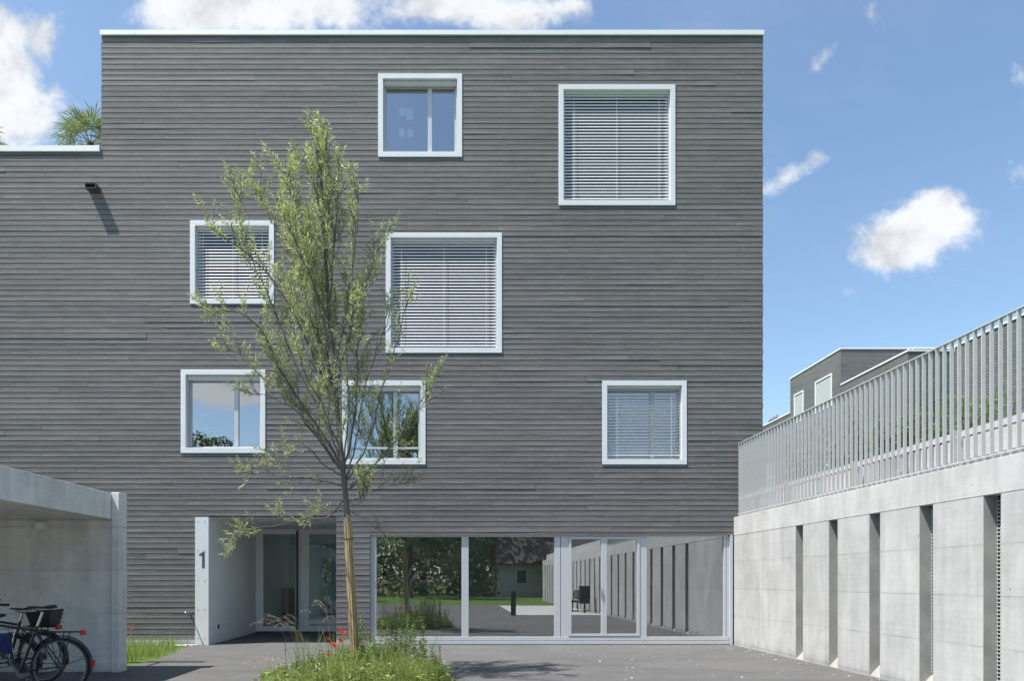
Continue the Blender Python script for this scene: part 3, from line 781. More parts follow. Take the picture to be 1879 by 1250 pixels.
def branch(pp, dyend, r0, dens=1.0, bright=0.4, start=0.22, sec=0.30, seclen=0.75, up=0.55):
    if dens < 0.9: start *= 0.55; dens = min(0.95, dens+0.22)
    n = len(pp); pp = [(x, y_ + (42+min(34, abs(x-584)*1.2))*max(0.0, min(1.0, (340-y_)/100))) for x, y_ in pp]
    pts = [wp(x, y_, dyend*(i/(n-1))**1.1) for i, (x, y_) in enumerate(pp)]
    c = catmull(pts, 6)
    for i in range(1, len(c)-1): c[i] = c[i] + rand_unit(rw)*0.012
    m = len(c)
    wood.tube(c, [r0*(1-0.80*i/(m-1)) for i in range(m)], 6, False)
    acc = 0.0; nxt = 0.0; tot = sum((c[i+1]-c[i]).length for i in range(m-1)); run = 0
    for i in range(m-1):
        seg = c[i+1]-c[i]; sl = max(1e-6, seg.length)
        while nxt <= run + sl:
            f = nxt/tot; p = c[i] + seg*((nxt-run)/sl)
            if f > start:
                tn = seg.normalized(); out = tn.cross(rand_unit(rw)).normalized()
                ds = (tn*0.75 + out*rw.uniform(0.35, 0.75) + Vector((0,0,up*0.5))).normalized()
                L = seclen*1.2*rw.uniform(0.5, 1.1)*(1-0.5*f)
                # a side shoot carrying its own twigs
                sp_ = [p, p+ds*L*0.5+Vector((0,0,0.03)), p+ds*L*0.9+Vector((0,0,0.10+0.08*up))]
                cc = catmull(sp_, 3); wood.tube(cc, [0.0055*(1-0.6*j/(len(cc)-1)) for j in range(len(cc))], 4, False)
                nt_ = max(3, int(L*17*max(0.6, dens)))
                for j in range(nt_):
                    ff = 0.15 + 0.85*(j+rw.random()*0.8)/nt_; kk = min(len(cc)-2, int(ff*(len(cc)-1)))
                    a = cc[kk].lerp(cc[kk+1], ff*(len(cc)-1)-kk); ax = (cc[kk+1]-cc[kk]).normalized()
                    o2 = ax.cross(rand_unit(rw)).normalized()
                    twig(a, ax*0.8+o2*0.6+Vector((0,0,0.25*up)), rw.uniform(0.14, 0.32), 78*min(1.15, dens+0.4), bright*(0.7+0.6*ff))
            nxt += sec*0.56*rw.uniform(0.6, 1.4)/max(0.55, dens)
        run += sl
    tn = (c[-1]-c[-3]).normalized()
    for j in range(5): twig(c[-1]-tn*0.05*j, tn+rand_unit(rw)*0.5*(j > 0), rw.uniform(0.18, 0.30), 70, min(1, bright+0.25))

# stem
stem = [(652,1249),(648,1150),(642,1040),(637,945),(631,880),(625,820),(616,720),(606,600),(598,480),(591,350),(587,290),(585,258)]
sp_ = catmull([wp(*p) for p in stem], 5); m = len(sp_)
rad = []
for q in sp_:
    h = q.z/8.6; rad.append(max(0.006, 0.046*(1-h)**0.9+0.003))
wood.tube(sp_, rad, 10)
B = branch
B([(634,915),(600,950),(560,952),(500,966),(455,975),(425,1000)], -0.5, 0.013, 0.50, 0.45, 0.35, 0.26, 0.26, 0.0)
B([(633,895),(580,880),(530,875),(490,874),(452,864)], 0.3, 0.012, 0.50, 0.35, 0.3, 0.28, 0.28, 0.1)
B([(630,875),(590,850),(560,820),(520,840),(490,850)], -0.6, 0.010, 0.40, 0.25, 0.5, 0.3, 0.25, 0.1)
B([(629,868),(572,790),(520,725),(480,690),(440,650),(405,640)], 0.5, 0.017, 0.70, 0.40, 0.28, 0.3, 0.38)
B([(628,855),(570,765),(520,690),(482,610),(440,575),(395,570)], -0.4, 0.020, 0.80, 0.45, 0.3, 0.28, 0.42)
B([(624,820),(580,740),(540,660),(500,560),(465,480),(440,400),(430,345)], 0.2, 0.020, 0.80, 0.45, 0.25, 0.27, 0.45)
B([(618,760),(575,650),(530,560),(480,490),(420,440),(398,425)], -0.7, 0.016, 0.65, 0.40, 0.3, 0.3, 0.40)
B([(616,730),(590,640),(555,540),(525,450),(490,380),(475,355)], 0.6, 0.017, 1.0, 0.50, 0.2, 0.24, 0.50)
B([(610,660),(585,560),(560,460),(545,380),(533,300),(530,245)], -0.3, 0.015, 1.05, 0.60, 0.2, 0.22, 0.42)
B([(607,600),(575,520),(545,450),(520,400)], -0.8, 0.012, 1.1, 0.65, 0.15, 0.22, 0.45)
B([(604,560),(612,470),(618,380),(622,300),(625,245)], 0.3, 0.012, 1.05, 0.50, 0.15, 0.22, 0.36)
B([(600,500),(590,400),(575,320),(560,260),(548,225)], 0.1, 0.010, 1.05, 0.60, 0.15, 0.22, 0.33)
B([(598,470),(604,380),(606,300),(600,235),(600,210)], -0.2, 0.010, 1.05, 0.62, 0.15, 0.22, 0.30)
B([(592,360),(588,300),(582,240),(580,198)], 0.0, 0.008, 1.0, 0.60, 0.1, 0.2, 0.22)
B([(612,690),(632,590),(645,500),(655,420),(655,345)], -0.3, 0.015, 0.95, 0.50, 0.2, 0.25, 0.42)
B([(614,720),(640,620),(665,540),(685,480),(695,450)], 0.4, 0.014, 0.85, 0.35, 0.2, 0.26, 0.45)
B([(632,860),(652,760),(656,650),(668,560),(690,500)], 0.7, 0.016, 0.70, 0.25, 0.3, 0.28, 0.42)
B([(618,740),(600,640),(590,540),(570,430)], 0.8, 0.014, 1.0, 0.40, 0.2, 0.24, 0.50)
B([(621,780),(600,690),(560,600),(520,520)], 0.9, 0.014, 0.8, 0.30, 0.25, 0.28, 0.45)
B([(634,885),(672,820),(700,720),(725,640),(745,565),(752,550)], -0.5, 0.013, 0.42, 0.15, 0.35, 0.34, 0.36)
B([(635,900),(690,850),(735,790),(775,735),(795,690)], 0.3, 0.012, 0.42, 0.10, 0.3, 0.34, 0.36)
B([(635,905),(680,860),(720,820),(760,760),(790,720)], -0.8, 0.010, 0.38, 0.10, 0.4, 0.36, 0.3)
B([(634,890),(655,800),(672,700),(700,620),(712,560)], 0.1, 0.013, 0.40, 0.20, 0.2, 0.3, 0.36)
B([(630,850),(640,740),(636,640),(650,560)], -0.6, 0.013, 0.62, 0.25, 0.2, 0.28, 0.40)
B([(633,885),(610,800),(590,740),(560,690),(545,640)], -0.9, 0.012, 0.55, 0.25, 0.2, 0.28, 0.40)
B([(632,870),(585,800),(550,760),(500,730),(450,720)], -0.2, 0.012, 0.50, 0.25, 0.25, 0.28, 0.36)
B([(636,922),(660,925),(672,905),(668,885)], -0.3, 0.008, 0.85, 0.40, 0.2, 0.16, 0.20, 0.1)
B([(637,935),(665,950),(690,970),(715,990)], 0.2, 0.006, 0.25, 0.15, 0.4, 0.4, 0.14, 0.0)
B([(636,925),(680,905),(720,890),(750,885)], 0.5, 0.007, 0.35, 0.10, 0.3, 0.34, 0.24, 0.0)
B([(636,930),(600,945),(575,945)], 0.6, 0.006, 0.4, 0.2, 0.3, 0.3, 0.2, 0.0)
print('LEAVES', len(crown.f))
wood.build('trunk', M['bark'], willow, smooth=True)
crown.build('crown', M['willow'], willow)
# reed mat round the stem, tied with wire
rd = MB(); n = 30
for k in range(n):
    a = 2*PI*k/n
    pts = []
    top = Z0(945) if False else wp(637, 948+rw.uniform(-5, 6)).z
    for z in (0.02, 0.5, 1.0, 1.5, 2.0, top):
        i = min(range(m), key=lambda j: abs(sp_[j].z-z)); q = sp_[i]
        j2 = min(m-1, i+1) if sp_[i].z < z else max(0, i-1)
        r = 0.056 - 0.006*z/2 + rw.uniform(-0.006, 0.004)
        lo, hi = (sp_[i], sp_[j2]) if sp_[i].z <= sp_[j2].z else (sp_[j2], sp_[i])
        f = (z-lo.z)/(hi.z-lo.z) if hi.z > lo.z else 0
        q = lo.lerp(hi, max(0, min(1, f)))
        pts.append((q.x+math.cos(a)*r, q.y+math.sin(a)*r, z))
    rd.tube(pts, 0.0068, 5)
rd.build('reed_wrap', M['reed'], willow, smooth=True)
ti = MB()
for z in (1.87,):
    i = min(range(m), key=lambda j: abs(sp_[j].z-z)); q = sp_[i].lerp(sp_[min(i+1,m-1)], (z-sp_[i].z)/max(1e-3, sp_[min(i+1,m-1)].z-sp_[i].z))
    ti.lathe((q.x, q.y, z), 'z', [(0.062, -0.004), (0.064, 0.0), (0.062, 0.004)], 20)
ti.build('wire_tie', M['dark_metal'], willow)

# ------------------------------------------------------------------ planted bed under the willow and grass strip by the wall
rg = random.Random(5)
def bed_ok(x, y):
    return ((x+1.28)/1.16)**2 + ((y+5.35)/1.35)**2 < 1 + 0.18*math.sin(5*math.atan2(y+5.35, x+1.28))
bp = [(-1.28+1.16*1.0*math.cos(a)*(1+0.06*math.sin(5*a)), -5.35+1.35*math.sin(a)*(1+0.06*math.sin(4*a))) for a in [2*PI*i/40 for i in range(40)]]
sheet('planting_soil', bp, 0.006, M['soil'])
def blade(mb, x, y, h, w, rng, z=0.0, lean=0.35, tint=None):
    a = rng.random()*2*PI; l = rng.uniform(0.05, lean)*h*1.5; dx, dy = math.cos(a)*l, math.sin(a)*l
    b_ = rng.random()*PI; sx, sy = math.cos(b_)*w/2, math.sin(b_)*w/2
    p1 = (x+dx*0.25, y+dy*0.25, z+h*0.5); p2 = (x+dx*0.6, y+dy*0.6, z+h*0.85); p3 = (x+dx*1.0, y+dy*1.0, z+h*(1.0-0.25*l/h))
    mb.add([(x-sx,y-sy,z),(x+sx,y+sy,z),(p1[0]+sx*0.9,p1[1]+sy*0.9,p1[2]),(p1[0]-sx*0.9,p1[1]-sy*0.9,p1[2]),(p2[0]+sx*0.6,p2[1]+sy*0.6,p2[2]),(p2[0]-sx*0.6,p2[1]-sy*0.6,p2[2]),p3],
           [(0,1,2,3),(3,2,4,5),(5,4,6)], rng.random() if tint is None else tint)
g = MB(); n = 0
while n < 4200:
    x, y = rg.uniform(-2.6, 0.1), rg.uniform(-6.9, -3.9)
    if not bed_ok(x, y): continue
    cl_ = 0.5+0.5*math.sin(x*4.1+1.0)*math.sin(y*3.7)
    blade(g, x, y, (rg.uniform(0.14, 0.36)+0.18*cl_)*min(1.0, max(0.45, 1.15-0.6*abs(x+1.1))), rg.uniform(0.004, 0.009), rg, tint=min(1, max(0.02, 0.25+0.55*cl_+rg.uniform(-0.25, 0.25)))); n += 1
for i in range(420):
    a = rg.random()*2*PI; x, y = -1.15+0.95*math.sqrt(rg.random())*math.cos(a), -5.3+1.1*math.sqrt(rg.random())*math.sin(a)
    blade(g, x, y, rg.uniform(0.40, 0.80), 0.005, rg, lean=0.45, tint=rg.uniform(0.1, 1.0))
# dense arching tufts
for (cx, cy, hh, nn) in ((-0.62, -5.9, 0.42, 260), (-0.95, -5.6, 0.36, 220), (-0.35, -5.3, 0.36, 200), (-1.9, -5.9, 0.28, 200), (-1.5, -6.0, 0.25, 160)):
    for i in range(nn): blade(g, cx+rg.gauss(0, 0.07), cy+rg.gauss(0, 0.07), hh*rg.uniform(0.6, 1.1), 0.006, rg, lean=0.6, tint=rg.uniform(0.4, 0.9))
# low leafy growth between the blades
for i in range(1000):
    x, y = rg.uniform(-2.5, 0.0), rg.uniform(-6.8, -4.0)
    if not bed_ok(x, y): continue
    h = rg.uniform(0.08, 0.42)*min(1.0, max(0.5, 1.2-0.6*abs(x+1.1))); t0 = rg.uniform(0.02, 0.9)
    for k in range(14):
        z = h*rg.uniform(0.15, 1.0); d = rand_unit(rg); d.z = abs(d.z)*0.5
        leaf(g, Vector((x+rg.gauss(0,0.03), y+rg.gauss(0,0.03), z)), d, rg.uniform(0.035, 0.10), rg.uniform(0.012, 0.034), min(1, t0+rg.uniform(0, 0.3)), rg, 0.2)
tag(g.build('grass', M['grass']), 'wild grass and low green growth around the foot of the willow', 'grass', kind='stuff')
g = MB(); n = 0
while n < 6500:
    x, y = rg.uniform(-11, -4.98), rg.uniform(-3.85, -0.02)
    edge = -5.1 + 0.09*math.sin(y*2.3) - (0.30*max(0, (y+1.6)/1.6))
    if x > edge: continue
    if x < -7.5 and rg.random() < 0.6: continue
    blade(g, x, y, rg.uniform(0.06, 0.24), rg.uniform(0.004, 0.008), rg, tint=rg.uniform(0.3, 1.0)); n += 1
for i in range(120):
    x, y = rg.uniform(-7.5, -5.25), rg.uniform(-3.0, -0.1)
    h = rg.uniform(0.25, 0.5); blade(g, x, y, h, 0.004, rg, lean=0.25, tint=0.9)
tag(g.build('grass', M['grass']), 'bright green grass strip at the foot of the boarded wall beside the shelter', 'grass', kind='stuff')
b = MB()
for i in range(260):
    t = R.random(); x = -6.9 + 1.55*t if R.random() < 0.4 else -5.45 + R.gauss(0, 0.13); y = -0.06 - abs(R.gauss(0, 0.10)) if x > -5.8 else -0.05-abs(R.gauss(0,0.03))
    pebble(b, (x, y, 0.0), R.uniform(0.012, 0.028))
tag(b.build('gravel', M['stone']), 'pale pebbles along the foot of the boarded wall', 'gravel', kind='stuff')

def stem_to(x, y, tipz, leanx, leany, n=6, r=0.003):
    return [Vector((x+leanx*(i/n)**1.6, y+leany*(i/n)**1.6, tipz*i/n)) for i in range(n+1)]
# tall leafy herbs
GH = 'tall wild herbs standing in the planted bed'
def herb(px, pytip, Y, label, lp=1.0, tint=0.35, whorl=11, dz=0.042, L=0.10):
    tip = P(px, pytip, Y); lx, ly = rg.uniform(-0.08, 0.08), rg.uniform(-0.08, 0.08); x, y = tip.x-lx, tip.y-ly
    root = thing('wild_herb', (x, y, 0), label, 'wild plant', GH)
    st, lv = MB(), MB()
    for q in range(4):
        hz = tip.z*(1.0 if q == 0 else rg.uniform(0.55, 0.92)); ox, oy = (0, 0) if q == 0 else (rg.uniform(-0.09, 0.09), rg.uniform(-0.09, 0.09))
        s = stem_to(x+ox, y+oy, hz, lx+ox, ly+oy, 8); st.tube(s, [0.0045-0.003*i/8 for i in range(9)], 5); z = 0.12
        while z < hz:
            f = z/hz; i = min(7, int(f*8)); p = s[i].lerp(s[i+1], f*8-i)
            for k in range(int(whorl*rg.uniform(0.6, 1.1))):
                a = rg.random()*2*PI; d = Vector((math.cos(a), math.sin(a), rg.uniform(0.1, 1.4)))
                leaf(lv, p+d*0.01*rg.random(), d, L*lp*rg.uniform(0.6, 1.2)*(1.15-0.75*f), 0.020*lp*rg.uniform(0.7, 1.2)*(1.1-0.5*f), min(1, max(0.02, tint+rg.uniform(-0.2, 0.3))), rg, 0.25)
            z += dz*rg.uniform(0.7, 1.3)
    st.build('stem', M['weed'], root); lv.build('foliage', M['weed'], root)
herb(664, 1128, -4.7, 'tall leafy herb close to the right of the reed wrapped trunk', 1.0, 0.5)
herb(672, 1150, -5.0, 'shorter leafy herb just right of the trunk, below its taller neighbour', 1.0, 0.45)
herb(703, 1142, -4.9, 'leafy herb in front of the left edge of the ground floor glazing', 1.0, 0.4)
herb(724, 1118, -4.6, 'leafy herb midway along the first ground floor pane', 0.9, 0.35)
herb(750, 1128, -5.0, 'leafy herb left of the tallest herb near the bed\'s right end', 1.0, 0.35)
herb(775, 1096, -4.9, 'tallest leafy herb, near the right end of the planted bed', 1.0, 0.45)
herb(738, 1082, -4.5, 'high slender herb standing between lower ones before the first pane', 0.8, 0.3)
herb(790, 1182, -5.2, 'low leafy herb at the right edge of the bed', 0.9, 0.3)
herb(590, 1190, -5.4, 'low leafy herb at the left of the red poppies', 1.0, 0.5)
herb(545, 1205, -5.6, 'low leafy herb near the left end of the bed', 1.1, 0.55)
# feathery grasses with pale drooping seed heads
GG = 'tall grasses with pale seed heads in the planted bed'
def seedgrass(px, pytip, Y, bx, label, spread=0.22, heads=6):
    tip = P(px, pytip, Y); base = P(bx, 1250, Y); x, y = base.x, Y
    root = thing('seed_grass', (x, y, 0), label, 'tall grass', GG)
    st, hd = MB(), MB()
    for h in range(heads):
        tx, ty, tz = tip.x+rg.gauss(0, spread), y+rg.gauss(0, spread), tip.z*rg.uniform(0.80, 1.02)
        s = [Vector((x+rg.gauss(0,0.02), y+rg.gauss(0,0.02), 0)), Vector((x+(tx-x)*0.25, y+(ty-y)*0.25, tz*0.5)), Vector((x+(tx-x)*0.6, y+(ty-y)*0.6, tz*0.88)), Vector((tx, ty, tz))]
        c = catmull(s, 4); dr = (c[-1]-c[-2]).normalized()
        for j in range(3): c.append(c[-1]+(dr+Vector((0,0,-0.35*(j+1)))).normalized()*0.05)
        st.tube(c, [0.0014*(1-0.6*i/(len(c)-1)) for i in range(len(c))], 4, False)
        for i in range(len(c)-6, len(c)-1):
            for k in range(5):
                p = c[i].lerp(c[i+1], rg.random()); leaf(hd, p, Vector((rg.gauss(0,0.5), rg.gauss(0,0.5), -1)), rg.uniform(0.02, 0.040), 0.004, rg.random(), rg)
    st.build('stem', M['straw'], root); hd.build('seed_head', M['straw'], root)
seedgrass(500, 1118, -5.0, 560, 'pale drooping grass leaning left in front of the entrance door')
seedgrass(532, 1128, -5.2, 575, 'pale drooping grass beside the door handle, right of its neighbour', 0.15)
seedgrass(590, 1098, -4.8, 612, 'thin upright grass before the narrow pane beside the entrance door', 0.12, 6)
seedgrass(712, 1062, -4.7, 715, 'tall seeded grass before the left part of the first glass pane', 0.12, 7)
seedgrass(748, 1048, -4.6, 742, 'tallest seeded grass before the middle of the first glass pane', 0.14, 9)
seedgrass(512, 1205, -6.0, 545, 'short pale grass over the asphalt at the left edge of the bed', 0.2, 8)
# mullein with broad leaves and a dark dock stalk
p = P(768, 1235, -5.6); root = thing('broadleaf_plant', (p.x, p.y, 0), 'plant with broad pale green leaves at the right of the bed', 'wild plant')
lv = MB()
for k in range(9):
    a = 2*PI*k/9+rg.uniform(-0.3, 0.3); L = rg.uniform(0.18, 0.30); el = rg.uniform(0.3, 1.1); W = L*0.20
    d = Vector((math.cos(a)*math.cos(el), math.sin(a)*math.cos(el), math.sin(el))); s = Vector((-math.sin(a), math.cos(a), 0))
    c0 = Vector((p.x, p.y, 0.04)); rows = []
    for f, w in ((0, 0.15), (0.25, 0.75), (0.5, 1.0), (0.75, 0.75), (1.0, 0.05)):
        q = c0 + d*L*f + Vector((0,0,-0.10*f*f*L*2)); rows.append((q-s*W*w+Vector((0,0,0.015*w)), q, q+s*W*w+Vector((0,0,0.015*w))))
    vs = [v for r in rows for v in r]; fs = []
    for i in range(4): fs += [(i*3, i*3+1, i*3+4, i*3+3), (i*3+1, i*3+2, i*3+5, i*3+4)]
    lv.add(vs, fs, rg.uniform(0.5, 1.0))
lv.build('foliage', M['weed'], root, smooth=True)
def dock(px, pytip, Y, label, n=70):
    tip = P(px, pytip, Y); root = thing('dock_plant', (tip.x, Y, 0), label, 'wild plant', 'dark seeded dock stalks in the bed')
    s = stem_to(tip.x, Y, tip.z, rg.uniform(-0.03, 0.03), 0, 6); st = MB(); st.tube(s, [0.004-0.0004*i for i in range(7)], 5); sd = MB()
    for i in range(n):
        f = 1-rg.random()**1.5*0.5; k = min(5, int(f*6)); q = s[k].lerp(s[k+1], f*6-k)
        leaf(sd, q, rand_unit(rg)+Vector((0,0,0.5)), rg.uniform(0.012, 0.03), 0.010, rg.random(), rg)
    st.build('stem', M['rust'], root); sd.build('seed_head', M['rust'], root)
dock(807, 1186, -5.3, 'dark brown dock stalk at the right tip of the bed')
dock(525, 1178, -5.6, 'thin dark dock stalk leaning at the left tip of the bed', 30)
# poppies
GP = 'red poppies in flower'
def poppy(px, py, Y, r, label, open_=0.6):
    c = P(px, py, Y); root = thing('poppy', (c.x, Y, 0), label, 'poppy', GP)
    s = MB(); lx = rg.uniform(-0.05, 0.05)
    s.tube([(c.x-lx, Y+0.02, 0), (c.x-lx*0.6, Y+0.01, c.z*0.6), (c.x, Y, c.z-r*0.4)], 0.0022, 5); s.build('stem', M['weed'], root)
    f = MB()
    for k in range(4):
        a = k*PI/2+rg.random()*0.5; rows = []
        for t, w in ((0, 0.12), (0.4, 0.7), (0.75, 0.9), (1.0, 0.55)):
            rr = r*(t**0.6)*open_*1.15+0.003; zz = c.z - r*0.5 + r*1.35*t**1.5
            wv = w*r*0.85
            row = []
            for u in (-1, -0.4, 0.4, 1):
                ang = a + u*wv/(max(rr, r*0.35)); row.append((c.x+math.cos(ang)*rr, Y+math.sin(ang)*rr, zz+rg.uniform(-0.1, 0.1)*r*t))
            rows.append(row)
        vs = [v for r_ in rows for v in r_]; fs = [(i*4+j, i*4+j+1, i*4+j+5, i*4+j+4) for i in range(3) for j in range(3)]
        f.add(vs, fs, rg.uniform(0.2, 0.9))
    f.build('flower', M['petal'], root, smooth=True)
    m_ = MB(); m_.lathe((c.x, Y, c.z-r*0.2), 'z', [(0.004, -0.008), (0.008, 0), (0.004, 0.008)], 8); m_.build('seed_pod', M['rust'], root)
poppy(622, 1158, -5.1, 0.036, 'highest red poppy close to the left of the tree trunk', 0.6)
poppy(631, 1163, -5.2, 0.038, 'large open poppy touching the left side of the reed wrap', 0.8)
poppy(602, 1175, -5.1, 0.026, 'small red poppy at the far left of the poppy cluster', 0.5)
poppy(608, 1184, -5.3, 0.034, 'orange red poppy low in the cluster, above the lowest one', 0.7)
poppy(615, 1187, -5.25, 0.038, 'dark red poppy in the middle of the cluster', 0.7)
poppy(626, 1178, -5.15, 0.040, 'bright red poppy right of centre in the cluster beside the trunk', 0.6)
poppy(604, 1204, -5.4, 0.032, 'lowest red poppy among the green leaves', 0.6)
poppy(241, 1155, -1.3, 0.040, 'single red poppy in the grass strip by the boarded wall', 0.6)
# fallen petals and leaf litter on the asphalt
b = MB()
for i in range(260):
    if R.random() < 0.5: x, y = WX-0.03-abs(R.gauss(0, 0.22)), R.uniform(-9, -0.5)
    else: x, y = R.uniform(1.8, 5.5), -R.random()**1.2*7
    s = R.uniform(0.008, 0.024); a = R.random()*6.28
    d1 = Vector((math.cos(a), math.sin(a), R.uniform(0, 0.25)))*s; d2 = Vector((-math.sin(a), math.cos(a), R.uniform(0, 0.4)))*s*0.55; c = Vector((x, y, 0.006))
    b.quad(c-d1, c-d2, c+d1, c+d2, R.random())
tag(b.build('leaf_litter', M['dry']), 'pale fallen petals and dry leaves scattered on the asphalt by the wall', 'litter', kind='stuff')

# ------------------------------------------------------------------ bicycle shelter
SY = -4.08; SXR = -4.815
shed = thing('bicycle_shelter', (-8, -6, 0), 'low concrete bicycle shelter with flat roof at the left edge', 'shelter')
zt, zbm = 2.585, 2.20
b = MB(); b.box(-9.6, SXR-0.112, SY, SY+0.18, -0.05, zbm-0.001); b.build('back_wall', M['shed_conc'], shed, bevel=0.008)
b = MB(); b.box(SXR-0.112, SXR, SY-0.055, SY+0.18, -0.05, zt); b.build('pier', M['shed_conc'], shed, bevel=0.008)
b = MB(); b.box(-9.6, SXR-0.114, -7.5, SY+0.18, zbm, zt-0.012); b.build('roof', M['shed_conc'], shed, bevel=0.008)
b = MB(); b.box(-9.55, -9.40, -7.45, -7.30, -0.05, zbm-0.001); b.build('post', M['shed_conc'], shed, bevel=0.008)
b = MB(); q = P(76, 966, SY-0.05); b.box(q.x-0.045, q.x+0.05, SY-0.12, SY-0.002, q.z-0.05, q.z+0.05); b.box(q.x-0.20, q.x+0.05, SY-0.035, SY-0.002, q.z+0.052, q.z+0.066)
b.build('lamp', M['white'], shed, bevel=0.008)
# rain spout lying over the back edge of its roof
gy_, gz_ = -3.40, 2.60
prof = [(0.075*math.cos(a), 0.075*math.sin(a)) for a in [PI+PI*i/10 for i in range(11)]] + [(0.066*math.cos(a), 0.066*math.sin(a)) for a in [2*PI-PI*i/10 for i in range(11)]]
b = MB(); b.prism(prof, lambda y, z: (-7.4, gy_+y, gz_+0.045+z), lambda y, z: (-5.17, gy_+y, gz_+0.03+z))
b.box(-6.6, -6.55, SY+0.181, gy_-0.06, gz_-0.02, gz_+0.0); b.box(-5.9, -5.85, SY+0.181, gy_-0.06, gz_-0.02, gz_+0.0)
b.build('gutter', M['zinc'], shed, smooth=True)

# ------------------------------------------------------------------ bicycles
def wheel(root, cx, parts=True, r=0.335):
    t = MB(); n = 40
    t.lathe((cx, 0, r), 'y', [(r-0.038,-0.013),(r-0.020,-0.023),(r-0.004,-0.012),(r,0),(r-0.004,0.012),(r-0.020,0.023),(r-0.038,0.013)], n, True)
    wb = t.build('wheel', M['rubber'], root, smooth=True, local=True)
    t = MB(); t.lathe((cx, 0, r), 'y', [(r-0.052,-0.008),(r-0.036,-0.011),(r-0.034,0),(r-0.036,0.011),(r-0.052,0.008)], n, True); t.build('rim', M['rim'], wb, smooth=True, local=True)
    t = MB()
    for k in range(28):
        a = 2*PI*k/28; b2 = a+(0.35 if k % 2 else -0.35); s = 0.028 if (k//2) % 2 else -0.028
        t.tube([(cx+0.022*math.cos(b2), s, r+0.022*math.sin(b2)), (cx+(r-0.045)*math.cos(a), 0, r+(r-0.045)*math.sin(a))], 0.0016, 4, False)
    t.lathe((cx, 0, r), 'y', [(0.010,-0.055),(0.026,-0.030),(0.026,-0.026),(0.016,-0.02),(0.016,0.02),(0.026,0.026),(0.026,0.030),(0.010,0.055)], 14)
    t.build('spokes', M['rim'], wb, local=True)
    return wb
def bicycle(name, label, loc, rz, paint, rack, seat_z=0.98, basket=False, stay=None, dress=False, lean=0.06):
    """rear hub over the origin, heading along +x of its own frame"""
    root = thing(name, loc, label, 'bicycle', 'bicycles parked in the shelter', rz); root.rotation_euler = (lean, 0, rz)
    r = 0.335; wheel(root, 0.0); wheel(root, 1.06)
    bb, st_, hb, ht = Vector((0.44,0,0.285)), Vector((0.27,0,0.80)), Vector((0.90,0,0.70)), Vector((0.855,0,0.86))
    f = MB()
    f.tube([bb, st_], 0.016, 10); f.tube([bb, hb], 0.021, 10); f.tube([st_+Vector((0.01,0,-0.05)), ht+Vector((0,0,-0.03))], 0.016, 10) if not dress else f.tube([bb.lerp(st_, 0.45), ht.lerp(hb, 0.6)], 0.018, 10)
    f.tube([hb+Vector((0.01,0,-0.03)), ht+Vector((-0.006,0,0.02))], 0.020, 10)
    for s in (-1, 1):
        f.tube([bb+Vector((0,0.03*s,0)), Vector((0,0.06*s,r))], 0.009, 8); f.tube([st_+Vector((0.02,0.012*s,-0.06)), Vector((0,0.06*s,r))], 0.008, 8)
    f.build('frame', paint, root, smooth=True, local=True)
    k = MB()
    for s in (-1, 1): k.tube([hb+Vector((0.01,0.05*s,-0.04)), Vector((0.97,0.055*s,0.52)), Vector((1.06,0.055*s,r))], [0.013,0.012,0.009], 8)
    k.tube([hb+Vector((0.01,-0.055,-0.04)), hb+Vector((0.01,0.055,-0.04))], 0.013, 8)
    k.build('fork', paint, root, smooth=True, local=True)
    sp2 = MB(); top = Vector((0.27,0,0.80)) + (st_-bb).normalized()*(seat_z-0.86); sp2.tube([st_, top], 0.0135, 10); sp2.build('seat_post', M['chrome'], root, smooth=True, local=True)
    sx, sz = top.x, top.z
    sd = MB(); rows = []
    for x, w, h, d in ((0.17,0.012,0.0,0.02),(0.14,0.026,0.008,0.03),(0.06,0.034,0.004,0.03),(0.0,0.05,0.0,0.035),(-0.06,0.082,0.010,0.045),(-0.10,0.088,0.020,0.05),(-0.13,0.070,0.022,0.045),(-0.14,0.02,0.016,0.03)):
        z = sz+0.06+h; rows.append([(sx+x,-w,z-d*0.7),(sx+x,-w*0.75,z-d*0.15),(sx+x,-w*0.3,z),(sx+x,w*0.3,z),(sx+x,w*0.75,z-d*0.15),(sx+x,w,z-d*0.7)])
    vs = [v for q in rows for v in q]; n = 6; fs = [(i*n+j, i*n+(j+1)%n, (i+1)*n+(j+1)%n, (i+1)*n+j) for i in range(len(rows)-1) for j in range(n)]
    fs += [tuple(range(n)), tuple(range((len(rows)-1)*n, len(rows)*n))]
    sd.add(vs, fs)
    for s in (-1,1): sd.tube([(sx+0.10,0.02*s,sz+0.04),(sx+0.03,0.025*s,sz+0.005),(sx-0.05,0.03*s,sz+0.005),(sx-0.10,0.035*s,sz+0.045)], 0.004, 5)
    sd.build('saddle', M['black'], root, smooth=True, local=True)
    h = MB(); c = ht+Vector((-0.02,0,0.14)); h.tube([ht, c], 0.013, 8); h.tube([c, c+Vector((0.06,0,0.02))], 0.014, 8)
    q = c+Vector((0.06,0,0.02)); h.tube([q+Vector((-0.13,-0.30,0.03)), q+Vector((-0.02,-0.20,0.03)), q+Vector((0,-0.06,0)), q+Vector((0,0.06,0)), q+Vector((-0.02,0.20,0.03)), q+Vector((-0.13,0.30,0.03))], 0.011, 8)
    hbx = h.build('handlebar', M['chrome'], root, smooth=True, local=True)
    gp = MB()
    for s in (-1,1): gp.tube([q+Vector((-0.13,0.30*s,0.03)), q+Vector((-0.05,0.225*s,0.03))], 0.016, 8)
    gp.build('grip', M['rubber'], hbx, smooth=True, local=True)
